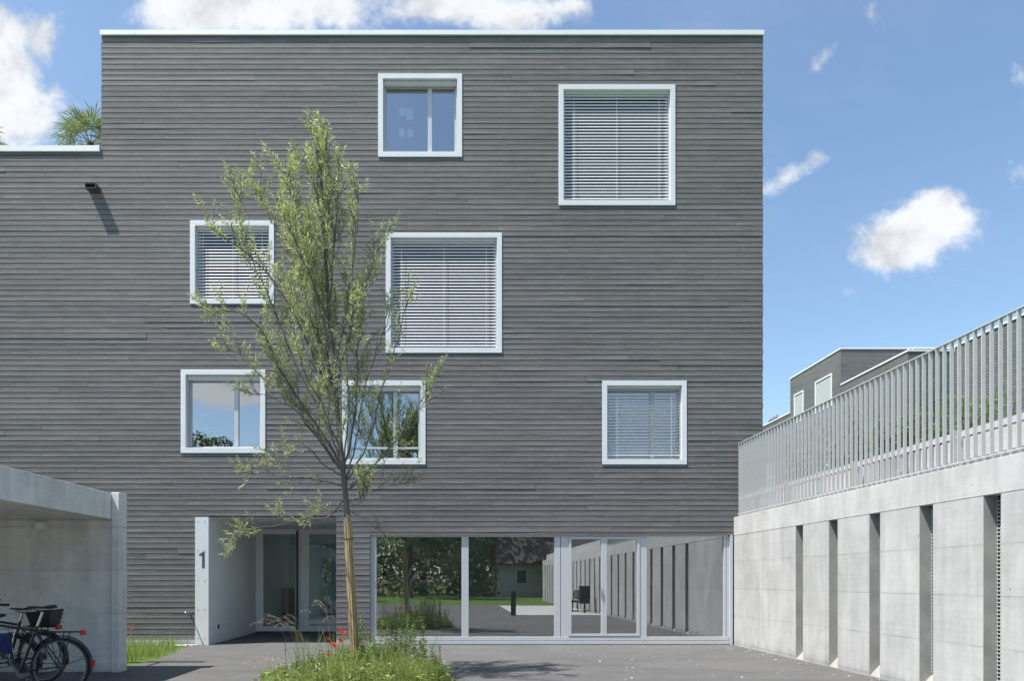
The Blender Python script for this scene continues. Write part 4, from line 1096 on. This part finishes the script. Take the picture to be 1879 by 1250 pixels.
    for cx, a0, a1 in ((0.0, -0.25, 2.6), (1.06, 0.4, 2.7)):
        m_ = MB(); R1 = r+0.022; nn = 22; vs = []
        for i in range(nn+1):
            a = a0+(a1-a0)*i/nn
            for w, dr in ((-0.028,-0.012),(-0.018,0.002),(0.018,0.002),(0.028,-0.012)): vs.append((cx+(R1+dr)*math.cos(a), w, r+(R1+dr)*math.sin(a)))
        # the guard reaches further round behind the wheel
        if cx == 0.0: vs = [(-x, y_, z) for x, y_, z in vs]
        m_.add(vs, [(i*4+j, i*4+j+1, i*4+5+j, i*4+4+j) for i in range(nn) for j in range(3)])
        if cx == 0.0:
            for s in (-1,1): m_.tube([(0,0.058*s,r),(-(R1)*math.cos(0.35),0.028*s,r+R1*math.sin(0.35))], 0.0022, 5)
        mg = m_.build('mudguard', M['black_paint'], root, smooth=True, local=True)
        if cx == 0.0 and not basket and not dress:
            rr = MB(); a = 0.12; rr.box(-(R1+0.022)*math.cos(a)-0.006, -(R1+0.001)*math.cos(a), -0.018, 0.018, r+R1*math.sin(a)-0.045, r+R1*math.sin(a)+0.04); rr.build('reflector', M['red'], mg, bevel=0.004, local=True)
    rk = MB()
    for s in (-1,1):
        rk.tube([(0.20,0.05*s,0.735),(-0.20,0.06*s,0.735),(-0.22,0.0,0.735)], 0.006, 6)
        rk.tube([(0.0,0.07*s,r),(-0.06,0.06*s,0.735)], 0.006, 6); rk.tube([(0.0,0.07*s,r),(0.10,0.06*s,0.735)], 0.005, 6)
    for x in (-0.17,-0.08,0.01,0.10,0.18): rk.tube([(x,-0.06,0.735),(x,0.06,0.735)], 0.004, 5)
    rk.box(-0.20, 0.16, -0.03, 0.03, 0.722, 0.728)
    rko = rk.build('luggage_rack', rack, root, smooth=True, local=True)
    lm = MB(); lm.box(-0.262,-0.222,-0.045,0.045,0.695,0.75); lm.build('rear_light', M['red'], root, bevel=0.006, local=True)
    cr = MB(); cr.lathe(bb+Vector((0,-0.045,0)), 'y', [(0.085,-0.002),(0.085,0.002)], 26); cr.lathe(bb, 'y', [(0.02,-0.06),(0.02,0.06)], 12)
    for s, sg in ((-1,1),(1,-1)):
        e = bb+Vector((-0.10*sg,0.075*s,-0.135*sg)); cr.tube([bb+Vector((0,0.06*s,0)), e], [0.012,0.010], 8)
        cr.box(e.x-0.045, e.x+0.045, min(e.y, e.y+0.09*s), max(e.y, e.y+0.09*s), e.z-0.012, e.z+0.012)
    cr.build('crank', M['rim'], root, local=True)
    ch = MB(); ch.tube([bb+Vector((0,-0.045,0.085)), Vector((0,-0.045,r+0.035))], 0.005, 5); ch.tube([bb+Vector((0,-0.045,-0.085)), Vector((0,-0.045,r-0.035))], 0.005, 5); ch.lathe((0,-0.045,r), 'y', [(0.038,-0.004),(0.038,0.004)], 16)
    ch.build('chain', M['dark_metal'], root, local=True)
    kk = MB(); kk.tube([(0.34,-0.04,0.29),(0.20,-0.12,0.03),(0.14,-0.13,0.015)], 0.008, 6); kk.build('kickstand', M['zinc'], root, smooth=True, local=True)
    if basket:
        bk = MB(); x0, x1, w0, w1, z0, z1 = -0.19, 0.10, 0.10, 0.135, 0.745, 0.92
        bk.add([(x0,-w0,z0),(x1-0.04,-w0,z0),(x1-0.04,w0,z0),(x0,w0,z0),(x0-0.04,-w1,z1+0.03),(x1,-w1,z1),(x1,w1,z1),(x0-0.04,w1,z1+0.03)],
               [(0,3,2,1),(0,1,5,4),(1,2,6,5),(2,3,7,6),(3,0,4,7)])
        for i in range(4): bk.tube([(x0-0.03,-w1-0.002,z0+0.05*i+0.03),(x1-0.01,-w1-0.002,z0+0.05*i+0.03)], 0.004, 5)
        bk.build('basket', M['black'], root, local=True)
    return root
def bikepos(px, Z): return ((px-835)*Z/F, CAM.y+Z, 0.0)
bicycle('bicycle', 'black bicycle nearest the viewer with red rear light and silver spokes', bikepos(109, 7.75), PI+0.05, M['black_paint'], M['black'], 1.03)
bicycle('bicycle', 'bicycle with black basket on its rack, standing closest to the concrete wall', bikepos(78, 8.75), PI-0.08, M['navy'], M['black'], 0.97, True, lean=-0.05)
bicycle('bicycle', 'navy bicycle with silver rack between the two others, cut by the left edge', bikepos(20, 8.2), PI+0.03, M['navy'], M['chrome'], 0.90, dress=True)
p = Vector(bikepos(8, 8.05)); b = MB(); b.box(p.x-0.16, p.x+0.06, p.y-0.06, p.y+0.05, 0.45, 0.69); b.box(p.x-0.15, p.x+0.05, p.y-0.072, p.y-0.061, 0.60, 0.70)
pan = tag(b.build('pannier_bag', M['blue'], bevel=0.02), 'blue pannier bag hanging from the silver rack of the navy bicycle', 'bag')

# ------------------------------------------------------------------ palms on the roof terrace
rp = random.Random(11)
def palm(px, py, Y, label, nf=16, sc=1.0):
    c = P(px, py, Y); zr = ZL-0.32
    root = thing('fan_palm', (c.x, Y, zr), label, 'palm', 'fan palms on the roof terrace')
    tk, cr, pt = MB(), MB(), MB()
    tk.tube([(c.x,Y,zr+0.25),(c.x+0.02,Y,(zr+c.z)/2),(c.x,Y,c.z)], [0.09,0.085,0.08], 10); tk.build('trunk', M['bark_dark'], root)
    pt.lathe((c.x,Y,zr+0.001), 'z', [(0.20,0),(0.27,0.33),(0.24,0.33),(0.22,0.28)], 18); pt.build('planter', M['grey_metal'], root)
    for k in range(nf):
        a = 2*PI*k/nf*2.4+rp.uniform(-0.3,0.3); el = rp.uniform(-0.25, 1.25)
        d = Vector((math.cos(a)*math.cos(el), math.sin(a)*math.cos(el), math.sin(el))); L = rp.uniform(0.30, 0.5)*sc
        e = c+d*L+Vector((0,0,-0.05)); cr.tube([c, c+d*L*0.55+Vector((0,0,0.02)), e], 0.006, 5, False); cr.t[-10:] = [0.6]*10
        s = d.cross(Vector((0,0,1)));
        if s.length < 0.1: s = Vector((1,0,0))
        s.normalize(); u = s.cross(d).normalized(); t0 = rp.uniform(0.1, 0.9)
        for j in range(19):
            b_ = (j-9)/9*2.0; dd = (d*math.cos(b_)+s*math.sin(b_)+u*0.12*math.cos(b_*3)); ll = rp.uniform(0.38, 0.55)*sc*(1-0.12*abs(b_)); w = 0.032
            sd2 = dd.cross(u).normalized()
            p1 = e+dd*ll*0.6; p2 = e+dd*ll+Vector((0,0,-0.16*ll-rp.uniform(0,0.08)))
            cr.add([e, p1+sd2*w/2, p1+u*0.008, p1-sd2*w/2, p2], [(0,1,2),(0,2,3),(1,4,2),(2,4,3)], min(1, max(0.05, t0+rp.uniform(-0.2,0.2))))
    cr.build('crown', M['palm'], root)
palm(166, 264, 2.2, 'green fan palm showing above the white roof edge beside the tall block', 30, 1.1)
palm(-34, 262, 2.6, 'fan palm with only leaf tips showing at the left edge', 14)

# ------------------------------------------------------------------ neighbouring houses up the slope
def neighbour(name, label, blocks, extra=None, group='grey boarded neighbouring houses'):
    x0, y0 = blocks[0][0], blocks[0][2]
    root = thing(name, (x0, y0, 3.0), label, 'house', group)
    for (x0, x1, y0, y1, z0, z1, wins) in blocks:
        w = MB(); w.box(x0+0.03, x1, y0+0.03, y1, z0-1.0, z1-0.06); w.build('wall', M['dark_back'], root)
        c = MB(); clad(c, (x0, y1), (0,-1), 0, y1-y0, z0, z1-0.10, [(y1-b_, y1-a, zz0, zz1) for (sd, a, b_, zz0, zz1) in wins if sd == 's'], step=6, maxlen=6)
        clad(c, (x0, y0), (1,0), 0, x1-x0, z0, z1-0.10, [(a-x0, b_-x0, zz0, zz1) for (sd, a, b_, zz0, zz1) in wins if sd == 'f'], step=6, maxlen=6)
        c.build('cladding', M['wood'], root)
        e = MB(); e.box(x0-0.04, x0+0.25, y0-0.04, y1, z1-0.09, z1-0.01); e.box(x0+0.252, x1, y0-0.04, y0+0.25, z1-0.09, z1-0.012); e.build('roof_edge', M['trim'], root)
        rf = MB(); rf.quad((x0+0.2,y0+0.2,z1-0.05),(x1,y0+0.2,z1-0.05),(x1,y1,z1-0.05),(x0+0.2,y1,z1-0.05)); rf.build('roof', M['roof'], root)
        for (sd, a, b_, zz0, zz1) in wins:
            f, g = MB(), MB()
            if sd == 's':
                for (p, q, r_, s) in ((a, a+0.1, zz0, zz1), (b_-0.1, b_, zz0, zz1), (a+0.1, b_-0.1, zz0, zz0+0.1), (a+0.1, b_-0.1, zz1-0.1, zz1)): f.box(x0-0.035, x0+0.1, p, q, r_, s)
                wo = f.build('window', M['alu'], root)
                z = zz1-0.16
                while z > zz0+0.12: g.box(x0+0.0, x0+0.028, a+0.11, b_-0.11, z-0.05, z+0.004); z -= 0.066
            else:
                for (p, q, r_, s) in ((a, a+0.1, zz0, zz1), (b_-0.1, b_, zz0, zz1), (a+0.1, b_-0.1, zz0, zz0+0.1), (a+0.1, b_-0.1, zz1-0.1, zz1)): f.box(p, q, y0-0.035, y0+0.1, r_, s)
                wo = f.build('window', M['alu'], root)
                z = zz1-0.16
                while z > zz0+0.12: g.box(a+0.11, b_-0.11, y0+0.0, y0+0.028, z-0.05, z+0.004); z -= 0.066
            g.build('blind', M['galv'], wo)
    return root
NX = 22.0
def NY(px): return NX*F/(px-835) + CAM.y
def NZ(py, px): return CAM.z + (1066-py)/(px-835)*NX
yA0, yA1 = NY(1543), NY(1450)
zA = NZ(638, 1543)
neighbour('grey_house', 'farthest grey boarded house with white roof edge and two framed windows', [
    (NX, NX+12, yA0, yA1, 4.0, zA, [('s', NY(1527), NY(1496), NZ(752, 1512), NZ(686, 1524)), ('s', NY(1475), NY(1457.5), NZ(775, 1466), NZ(716, 1474)), ('s', NY(1530), NY(1498), 5.6, 8.2), ('s', NY(1482), NY(1460), 5.4, 7.6)]),
    (NX, NX+12, yA1+0.01, NY(1392), 4.0, NZ(756, 1450), [('s', NY(1420), NY(1405), 7.5, 9.5)])])
yB0, yB1 = NY(1666), yA0-0.02
zB = NZ(642, 1666)
hb_ = neighbour('grey_house', 'middle grey boarded house with long balcony rail and dark recessed terrace', [
    (NX, NX+9, yB0, yB1, 8.6, zB, []), (NX+1.6, NX+9, yB0+1.2, yB1, 4.0, 8.55, [('f', NX+2.5, NX+5.0, 5.4, 8.0)])])
pb = MB(); pb.box(NX, NX+9, yB0, yB1, 5.4, 5.65); pb.build('terrace_floor', M['panel'], hb_)
ba = MB(); clad(ba, (NX, yB1), (0,-1), 0, yB1-yB0, 5.66, 6.55, (), step=6, maxlen=6); ba.build('balustrade', M['wood'], hb_)
rl = MB()
rl.tube([(NX+0.1, yB0+0.1, zB+0.02), (NX+0.1, yB0+0.1, zB+0.12)], 0.03, 6); rl.tube([(NX+0.1, yB0+0.1, zB+0.12), (NX+9, yB0+0.1, zB+0.12)], 0.025, 6)
for k in range(8): rl.tube([(NX+1.1*k+0.3, yB0+0.1, zB), (NX+1.1*k+0.3, yB0+0.1, zB+0.12)], 0.02, 5)
rl.build('roof_rail', M['alu'], hb_)
nd = MB(); nd.box(NX+1.53, NX+1.6, yB0+1.6, yB1-1.2, 5.7, 8.1); nd.build('window', M['black'], hb_)
# nearest house, far right
cY = 4.0
cx0 = (1752-835)*(cY+9.5-CAM.y)/F
hc = neighbour('grey_house', 'nearest grey boarded house, cut by the right edge behind the railing', [
    (cx0, cx0+9, cY, cY+9.5, 3.0, CAM.z+(1066-634)*(cY+9.5-CAM.y)/F, [('s', cY+1.0, cY+4.0, 7.0, 9.0)])])

# ------------------------------------------------------------------ shrubs behind the railing
rs = random.Random(3)
def shrub(x, y, w, h, label, n=900, tint=0.4, grassy=False):
    z0 = hill_z(x, y)-0.05
    root = thing('shrub', (x, y, z0), label, 'shrub', 'green plants behind the railing')
    st, lv = MB(), MB()
    for k in range(14):
        a = rs.random()*2*PI; rr = rs.random()**0.5*w/2; hh = h*rs.uniform(0.55, 1.05)
        e = Vector((x+math.cos(a)*rr, y+math.sin(a)*rr, z0+hh)); b_ = Vector((x+math.cos(a)*rr*0.3, y+math.sin(a)*rr*0.3, z0))
        c = b_.lerp(e, 0.5)+Vector((0,0,hh*0.08)); st.tube([b_, c, e], [0.008,0.006,0.003], 4, False)
        t0 = min(1, max(0.05, tint+rs.uniform(-0.3, 0.4)))
        for i in range(n//14):
            f = rs.uniform(0.15, 1.0); q = b_.lerp(c, f*2) if f < 0.5 else c.lerp(e, f*2-1)
            d = rand_unit(rs); d.z = abs(d.z)*0.8+0.2
            L = rs.uniform(0.06, 0.13) if not grassy else rs.uniform(0.10, 0.18); leaf(lv, q+rand_unit(rs)*0.05, d, L, L*0.32 if not grassy else 0.012, min(1, max(0.02, t0+rs.uniform(-0.15,0.15))), rs, 0.2)
    st.build('stem', M['bark_dark'], root); lv.build('foliage', M['shrub_leaf'], root)
SH = [(7.0,-0.9,0.9,0.95,'leafy shrub behind the far end of the railing next to the house corner',900,0.35),
      (7.1,-2.2,1.0,1.05,'bushy yellow green shrub, second from the house behind the railing',1000,0.6),
      (7.0,-3.4,0.9,0.85,'low dark green shrub, third from the house behind the railing',900,0.25),
      (7.2,-4.4,0.9,1.25,'taller grassy plant, fourth from the house behind the railing',700,0.6),
      (7.0,-5.4,0.8,0.85,'thin grassy plant behind the railing near the photo\'s right side',500,0.5),
      (7.3,-6.3,0.8,1.0,'sparse grassy plant nearest the viewer behind the railing',500,0.5),
      (8.4,1.5,1.4,1.3,'broad shrub beside the house\'s right corner on the higher ground',1200,0.35),
      (9.5,4.5,1.6,1.5,'round green shrub farther up the slope behind the railing',1200,0.45),
      (9.0,-1.5,1.2,1.2,'green shrub in the second row behind the railing, left one',1000,0.5),
      (9.4,-4.0,1.2,1.15,'green shrub in the second row behind the railing, right one',1000,0.4)]
for (x, y, w, h, lab, n, ti_) in SH: shrub(x-0.25, y, w*1.35, h*((1.15 if 'grassy' in lab else 1.5) if x < 8 else 1.0), lab, int(n*1.8), ti_, 'grassy' in lab)
# red flowers in a trough on the far low roof
p0 = P(1414, 772, NY(1413)+0.0)
root = thing('flower_trough', (NX+0.4, NY(1413), NZ(756,1450)), 'trough of pinkish red flowers on the low roof of the farthest house', 'planter')
b = MB(); b.box(NX+0.15, NX+0.45, NY(1413)-0.6, NY(1413)+0.6, NZ(756,1450)+0.021, NZ(756,1450)+0.2); b.build('trough', M['grey_metal'], root)
fl = MB()
for i in range(60): leaf(fl, Vector((NX+0.1+rs.random()*0.4, NY(1413)+rs.uniform(-0.6,0.6), NZ(756,1450)+rs.uniform(0.15,0.38))), rand_unit(rs), 0.09, 0.07, rs.random(), rs)
fl.build('flowers', M['pink'], root)

# ------------------------------------------------------------------ what stands behind the viewer (seen in the panes)
rt = random.Random(9)
def make_crown(h, w, n, tint):
    mb = MB(); lobes = []
    for k in range(16):
        f = rt.uniform(0.28, 1.0); rr = w*0.5*math.sqrt(max(0.05, 1-((f-0.55)/0.5)**2))*rt.uniform(0.3, 0.85); a = rt.random()*2*PI
        lobes.append((Vector((math.cos(a)*rr, math.sin(a)*rr, h*f*0.93)), rt.uniform(0.11, 0.2)*w, rt.uniform(-0.25, 0.25)))
    for i in range(n):
        c, r, dt = rt.choice(lobes); d = rand_unit(rt); p = c+Vector((d.x, d.y, d.z*0.8))*r*rt.uniform(0.35, 1.0)**0.6
        L = rt.uniform(0.18, 0.40); leaf(mb, p, rand_unit(rt), L, L*0.55, min(1, max(0.02, tint+dt+rt.uniform(-0.2, 0.2))), rt, 0.1)
    return mb, lobes
protos = []
for (h, w, n, t) in ((14, 8, 4200, 0.3), (11, 7, 3600, 0.55), (12, 5.5, 3200, 0.15)):
    mb, lobes = make_crown(h, w, n, t); tk = MB()
    tk.tube([(0,0,0),(0.1,0.05,h*0.3),(0,0,h*0.62),(0.05,0,h*0.9)], [0.28,0.2,0.12,0.03], 9)
    for c, r, dt in lobes[:9]: tk.tube([(0.05,0.02,max(h*0.22, c.z*0.55)), tuple(c)], [0.07,0.02], 6)
    protos.append((mb, tk))
TR = [(-3.4,-37,0,0.95,'tall broad green tree behind the viewer, mirrored in the lower centre window'),(-13,-43,1,1.0,'rounded light green tree in the mirrored row beyond the lawn'),
      (-21,-44,2,1.2,'slim dark tree mirrored at the foot of the lower left window'),(0.5,-35,1,0.85,'smaller tree beside the white gabled house across the lawn'),(-28,-42,1,1.0,'light green tree at the far end of the mirrored row'),
      (-3,-50,2,1.5,'tallest dark tree standing behind the row across the lawn'),(18,-52,0,0.9,'broad tree behind the tiled house'),(-9,-30,2,0.75,'slim dark tree nearest the lawn edge')]
pm = {}
for (x, y, k, s, lab) in TR:
    root = thing('garden_tree', (x, y, 0), lab, 'tree', 'trees across the lawn')
    if k not in pm:
        c_ = protos[k][0].build('crown', M['tree_leaf'], root, local=True); t_ = protos[k][1].build('trunk', M['bark_dark'], root, smooth=True, local=True); pm[k] = (c_, t_)
    else:
        for q in pm[k]: o = q.copy(); COL.objects.link(o); o.parent = root
    root.scale = (s, s, s); root.rotation_euler = (0, 0, x*1.7)
wd = MB()
for k in range(75):
    x = rt.uniform(-46, 3.0) if k < 52 else rt.uniform(3, 40); y = rt.uniform(-58, -42) if k < 52 else rt.uniform(-70, -56); H = rt.uniform(7, 14.5); t0 = rt.uniform(0.05, 0.75)
    for i in range(800):
        f = rt.random()**0.8; rr = rt.uniform(2.0, 3.6)*math.sqrt(max(0.03, 1-((f-0.4)/0.62)**2)); d = rand_unit(rt)
        L = rt.uniform(0.28, 0.6); leaf(wd, Vector((x+d.x*rr, y+d.y*rr, 0.1+H*f)), rand_unit(rt), L, L*0.7, min(1, max(0.02, t0+rt.uniform(-0.2, 0.2))), rt, 0.1)
tag(wd.build('woods', M['tree_leaf']), 'dense green wood closing the view beyond the lawn', 'woods', kind='stuff')
def gable_house(x0, x1, y0, y1, ze, zr, label, wm, name='country_house'):
    root = thing(name, ((x0+x1)/2, (y0+y1)/2, 0), label, 'house'); ym = (y0+y1)/2
    w = MB(); w.box(x0, x1, y0, y1, -0.1, ze)
    w.add([(x0+.01,y0,ze),(x0+.01,y1,ze),(x0+.01,ym,zr-0.1),(x1-.01,y0,ze),(x1-.01,y1,ze),(x1-.01,ym,zr-0.1)], [(0,1,2),(3,5,4)]); w.build('wall', wm, root)
    for s, ys in ((1, y1), (-1, y0)):
        r_ = MB(); yo = ys+s*0.5; zo = ze-0.5*(zr-ze)/(ym-y0)
        r_.add([(x0-.4,yo,zo),(x1+.4,yo,zo),(x1+.4,ym,zr),(x0-.4,ym,zr),(x0-.4,yo,zo+.15),(x1+.4,yo,zo+.15),(x1+.4,ym,zr+.15),(x0-.4,ym,zr+.15)], [(0,3,2,1),(4,5,6,7),(0,1,5,4),(1,2,6,5),(2,3,7,6),(3,0,4,7)])
        r_.build('roof', M['tile'], root)
    for k in range(int((x1-x0)/2.6)):
        xx = x0+1.2+2.6*k; f = MB(); f.box(xx, xx+0.9, y1+0.003, y1+0.06, 1.0, 2.2); wo = f.build('window', M['white'], root)
        g = MB(); g.quad((xx+.08,y1+.064,1.08),(xx+.82,y1+.064,1.08),(xx+.82,y1+.064,2.12),(xx+.08,y1+.064,2.12)); g.build('pane', M['black'], wo)
    dm = MB(); dm.box(x0+2.9, x0+3.9, (ym+y1)/2-0.3, (ym+y1)/2+0.75, (ze+zr)/2-0.3, (ze+zr)/2+0.55); dm.build('roof_window', M['alu'], root)
gable_house(3.6, 15.0, -48, -39.5, 3.1, 8.2, 'country house with brown tiled roof across the lawn, mirrored in the panes', M['render_wall'])
gable_house(1.4, 3.0, -58, -53, 5.2, 7.4, 'narrow white gabled house half hidden by trees across the lawn', M['render_white'], 'white_house')
# bollard, bin and bench seen mirrored in the glazing
b = MB(); b.box(2.1, 2.28, -11.6, -11.42, 0.0, 0.9); tag(b.build('bollard', M['black'], bevel=0.01), 'square black bollard on the asphalt, mirrored in the second ground floor pane', 'bollard')
root = thing('litter_bin', (5.25, -13.6, 0), 'black litter bin on a post beside the retaining wall, mirrored in the terrace door', 'bin')
b = MB(); b.box(5.05, 5.45, -13.75, -13.45, 0.38, 1.08); b.build('body', M['black'], root, bevel=0.02)
b = MB(); b.tube([(5.25,-13.6,0),(5.25,-13.6,0.38)], 0.035, 10); b.lathe((5.25,-13.6,0.001), 'z', [(0.12,0),(0.12,0.01)], 14); b.build('post', M['dark_metal'], root)
b = MB(); b.box(5.03, 5.47, -13.77, -13.43, 1.081, 1.10); b.build('lid', M['dark_metal'], root)
root = thing('park_bench', (5.05, -15.4, 0), 'slatted dark bench along the retaining wall, mirrored in the terrace door', 'bench')
b = MB()
for k in range(5): b.box(4.70+0.1*k, 4.78+0.1*k, -16.2, -14.5, 0.44, 0.47)
b.build('seat', M['bark_dark'], root)
b = MB()
for k in range(4): b.box(5.22+0.02*k, 5.25+0.02*k, -16.2, -14.5, 0.52+0.1*k, 0.60+0.1*k)
b.build('backrest', M['bark_dark'], root)
for yy in (-16.0, -14.75):
    b = MB(); b.box(4.74, 4.78, yy, yy+0.05, 0.0, 0.439); b.box(5.16, 5.20, yy, yy+0.05, 0.0, 0.439); b.box(4.78, 5.16, yy, yy+0.05, 0.40, 0.439); b.box(5.20, 5.22, yy, yy+0.05, 0.40, 0.9); b.build('leg', M['dark_metal'], root)

# ------------------------------------------------------------------ sky, sun, camera
w = bpy.data.worlds.new('World'); scene.world = w; w.use_nodes = True
nt = w.node_tree; bg = nt.nodes['Background']
sky = nt.nodes.new('ShaderNodeTexSky'); sky.sky_type = 'NISHITA'; sky.sun_disc = False
el = math.asin(SUN.z); az = math.atan2(SUN.x, SUN.y)
sky.sun_elevation = el; sky.sun_rotation = az; sky.air_density = 1.0; sky.dust_density = 1.3; sky.ozone_density = 0.7; sky.altitude = 450
SKY = 0.122
bg.inputs[1].default_value = SKY
dirv = nt.nodes.new('ShaderNodeTexCoord').outputs['Generated']
X, Y, Zc = xyz(nt, dirv)
front = Y.gt(0.0)
ay = Y.abs().max(0.05)
U, V = X/ay, Zc/ay
cv = vec(nt, U, V, front*3.0)
wn = noise(nt, cv, 7.0, 8.0, 0.62, 0.3); wf = noise(nt, cv, 22.0, 6.0, 0.65)
warpx = (noise(nt, cv, 5.0, 3.0)-0.5)*0.05
def blobs(lst):
    tot = None
    for (px, py, sx, sy, a, rot) in lst:
        u0, v0 = (px-835)/F, (1066-py)/F; c, s = math.cos(rot), math.sin(rot)
        du, dv = U - u0 + warpx, V - v0 + warpx*0.6
        p, q = (du*c + dv*s)*(F/sx), (dv*c - du*s)*(F/sy)
        g = ((p*p+q*q)*-1.0).exp()*a
        tot = g if tot is None else tot + g
    return tot
fc = blobs([(40,190,70,105,1.25,0.2),(-40,120,90,150,1.2,0),(75,60,45,45,0.9,0.5),(15,20,60,25,0.45,0),
            (330,10,75,60,1.15,0),(450,-10,150,70,1.3,0),(600,-5,80,56,1.0,0),(765,5,66,46,1.0,0.1),(900,15,105,55,1.1,0),(960,40,50,28,0.7,0),(1075,35,65,30,0.62,-0.3),(1040,10,40,20,0.5,0),
            (1690,420,95,62,1.15,0.35),(1640,455,62,42,0.9,0.2),(1735,375,48,34,0.75,0.5),
            (1440,322,55,26,0.72,0.6),(1500,290,35,16,0.45,0.3),(1505,120,50,18,0.78,0.85),(1870,305,36,34,0.75,0.3),(1868,145,24,50,0.55,0.3),(1608,18,26,60,0.62,0.15),(1575,105,22,26,0.42,0.4),(1560,545,30,24,0.36,0.3),
            (1590,95,30,30,0.30,0.4)])
bc = blobs([(395,715,75,30,1.2,0),(470,722,60,26,0.9,0),(700,690,60,20,0.4,0),(1150,150,260,130,1.0,0),(480,250,200,110,1.0,0.2)])
dens_f = (fc + (wn-0.5)*2.6 + (wf-0.5)*1.3).ramp(0.30, 1.15)*fc.ramp(0.06, 0.30)
thin = (noise(nt, vec(nt, U*0.8, V*2.0, 4.0), 2.2, 6.0, 0.6)).ramp(0.48, 0.85, 0.0, 0.22)
dens_b = (bc + (wn-0.5)*1.2).ramp(0.3, 1.1)*bc.ramp(0.06, 0.3)
dens = (front*dens_f + (1.0-front)*dens_b).max(thin*0.6)*Zc.gt(0.0)
shade = noise(nt, vec(nt, U+0.01, V+0.02, front*3.0), 6.0, 6.0, 0.6)
bright = (shade*0.6 + wn*0.4 + (noise(nt, vec(nt, U, V+0.025, front*3.0), 7.0, 8.0, 0.62, 0.3)-wn)*-0.5).ramp(0.36, 0.60, 3.3, 4.6)
cc = nt.nodes.new('ShaderNodeCombineXYZ')
for i, k in enumerate((0.97, 1.0, 1.04)): nt.links.new((bright*k).s, cc.inputs[i])
col = mixc(nt, dens*0.96, mixc(nt, 1.0, sky.outputs[0], (0.985, 1.05, 1.03), 'MULTIPLY'), cc.outputs[0])
nt.links.new(col, bg.inputs[0])

sl = bpy.data.lights.new('sun', 'SUN'); sl.energy = 4.8; sl.angle = math.radians(0.53); sl.color = (1.0, 0.955, 0.89)
so = bpy.data.objects.new('sun', sl); COL.objects.link(so); so.rotation_euler = SUN.to_track_quat('Z', 'Y').to_euler(); so.location = SUN*60

cam = bpy.data.cameras.new('camera'); co = bpy.data.objects.new('camera', cam); COL.objects.link(co)
co.location = CAM; co.rotation_euler = (PI/2, 0, 0)
cam.sensor_width = 36.0; cam.lens = F/1879*36.0
cam.shift_x = (939.5-835)/1879; cam.shift_y = (1066-625)/1879
cam.clip_end = 3000; cam.clip_start = 0.05
scene.camera = co
scene.view_settings.view_transform = 'Standard'; scene.view_settings.look = 'None'
scene.view_settings.exposure = 0.84; scene.view_settings.gamma = 1.0
scene.cycles.max_bounces = 8; scene.cycles.transparent_max_bounces = 12
scene.cycles.use_denoising = True
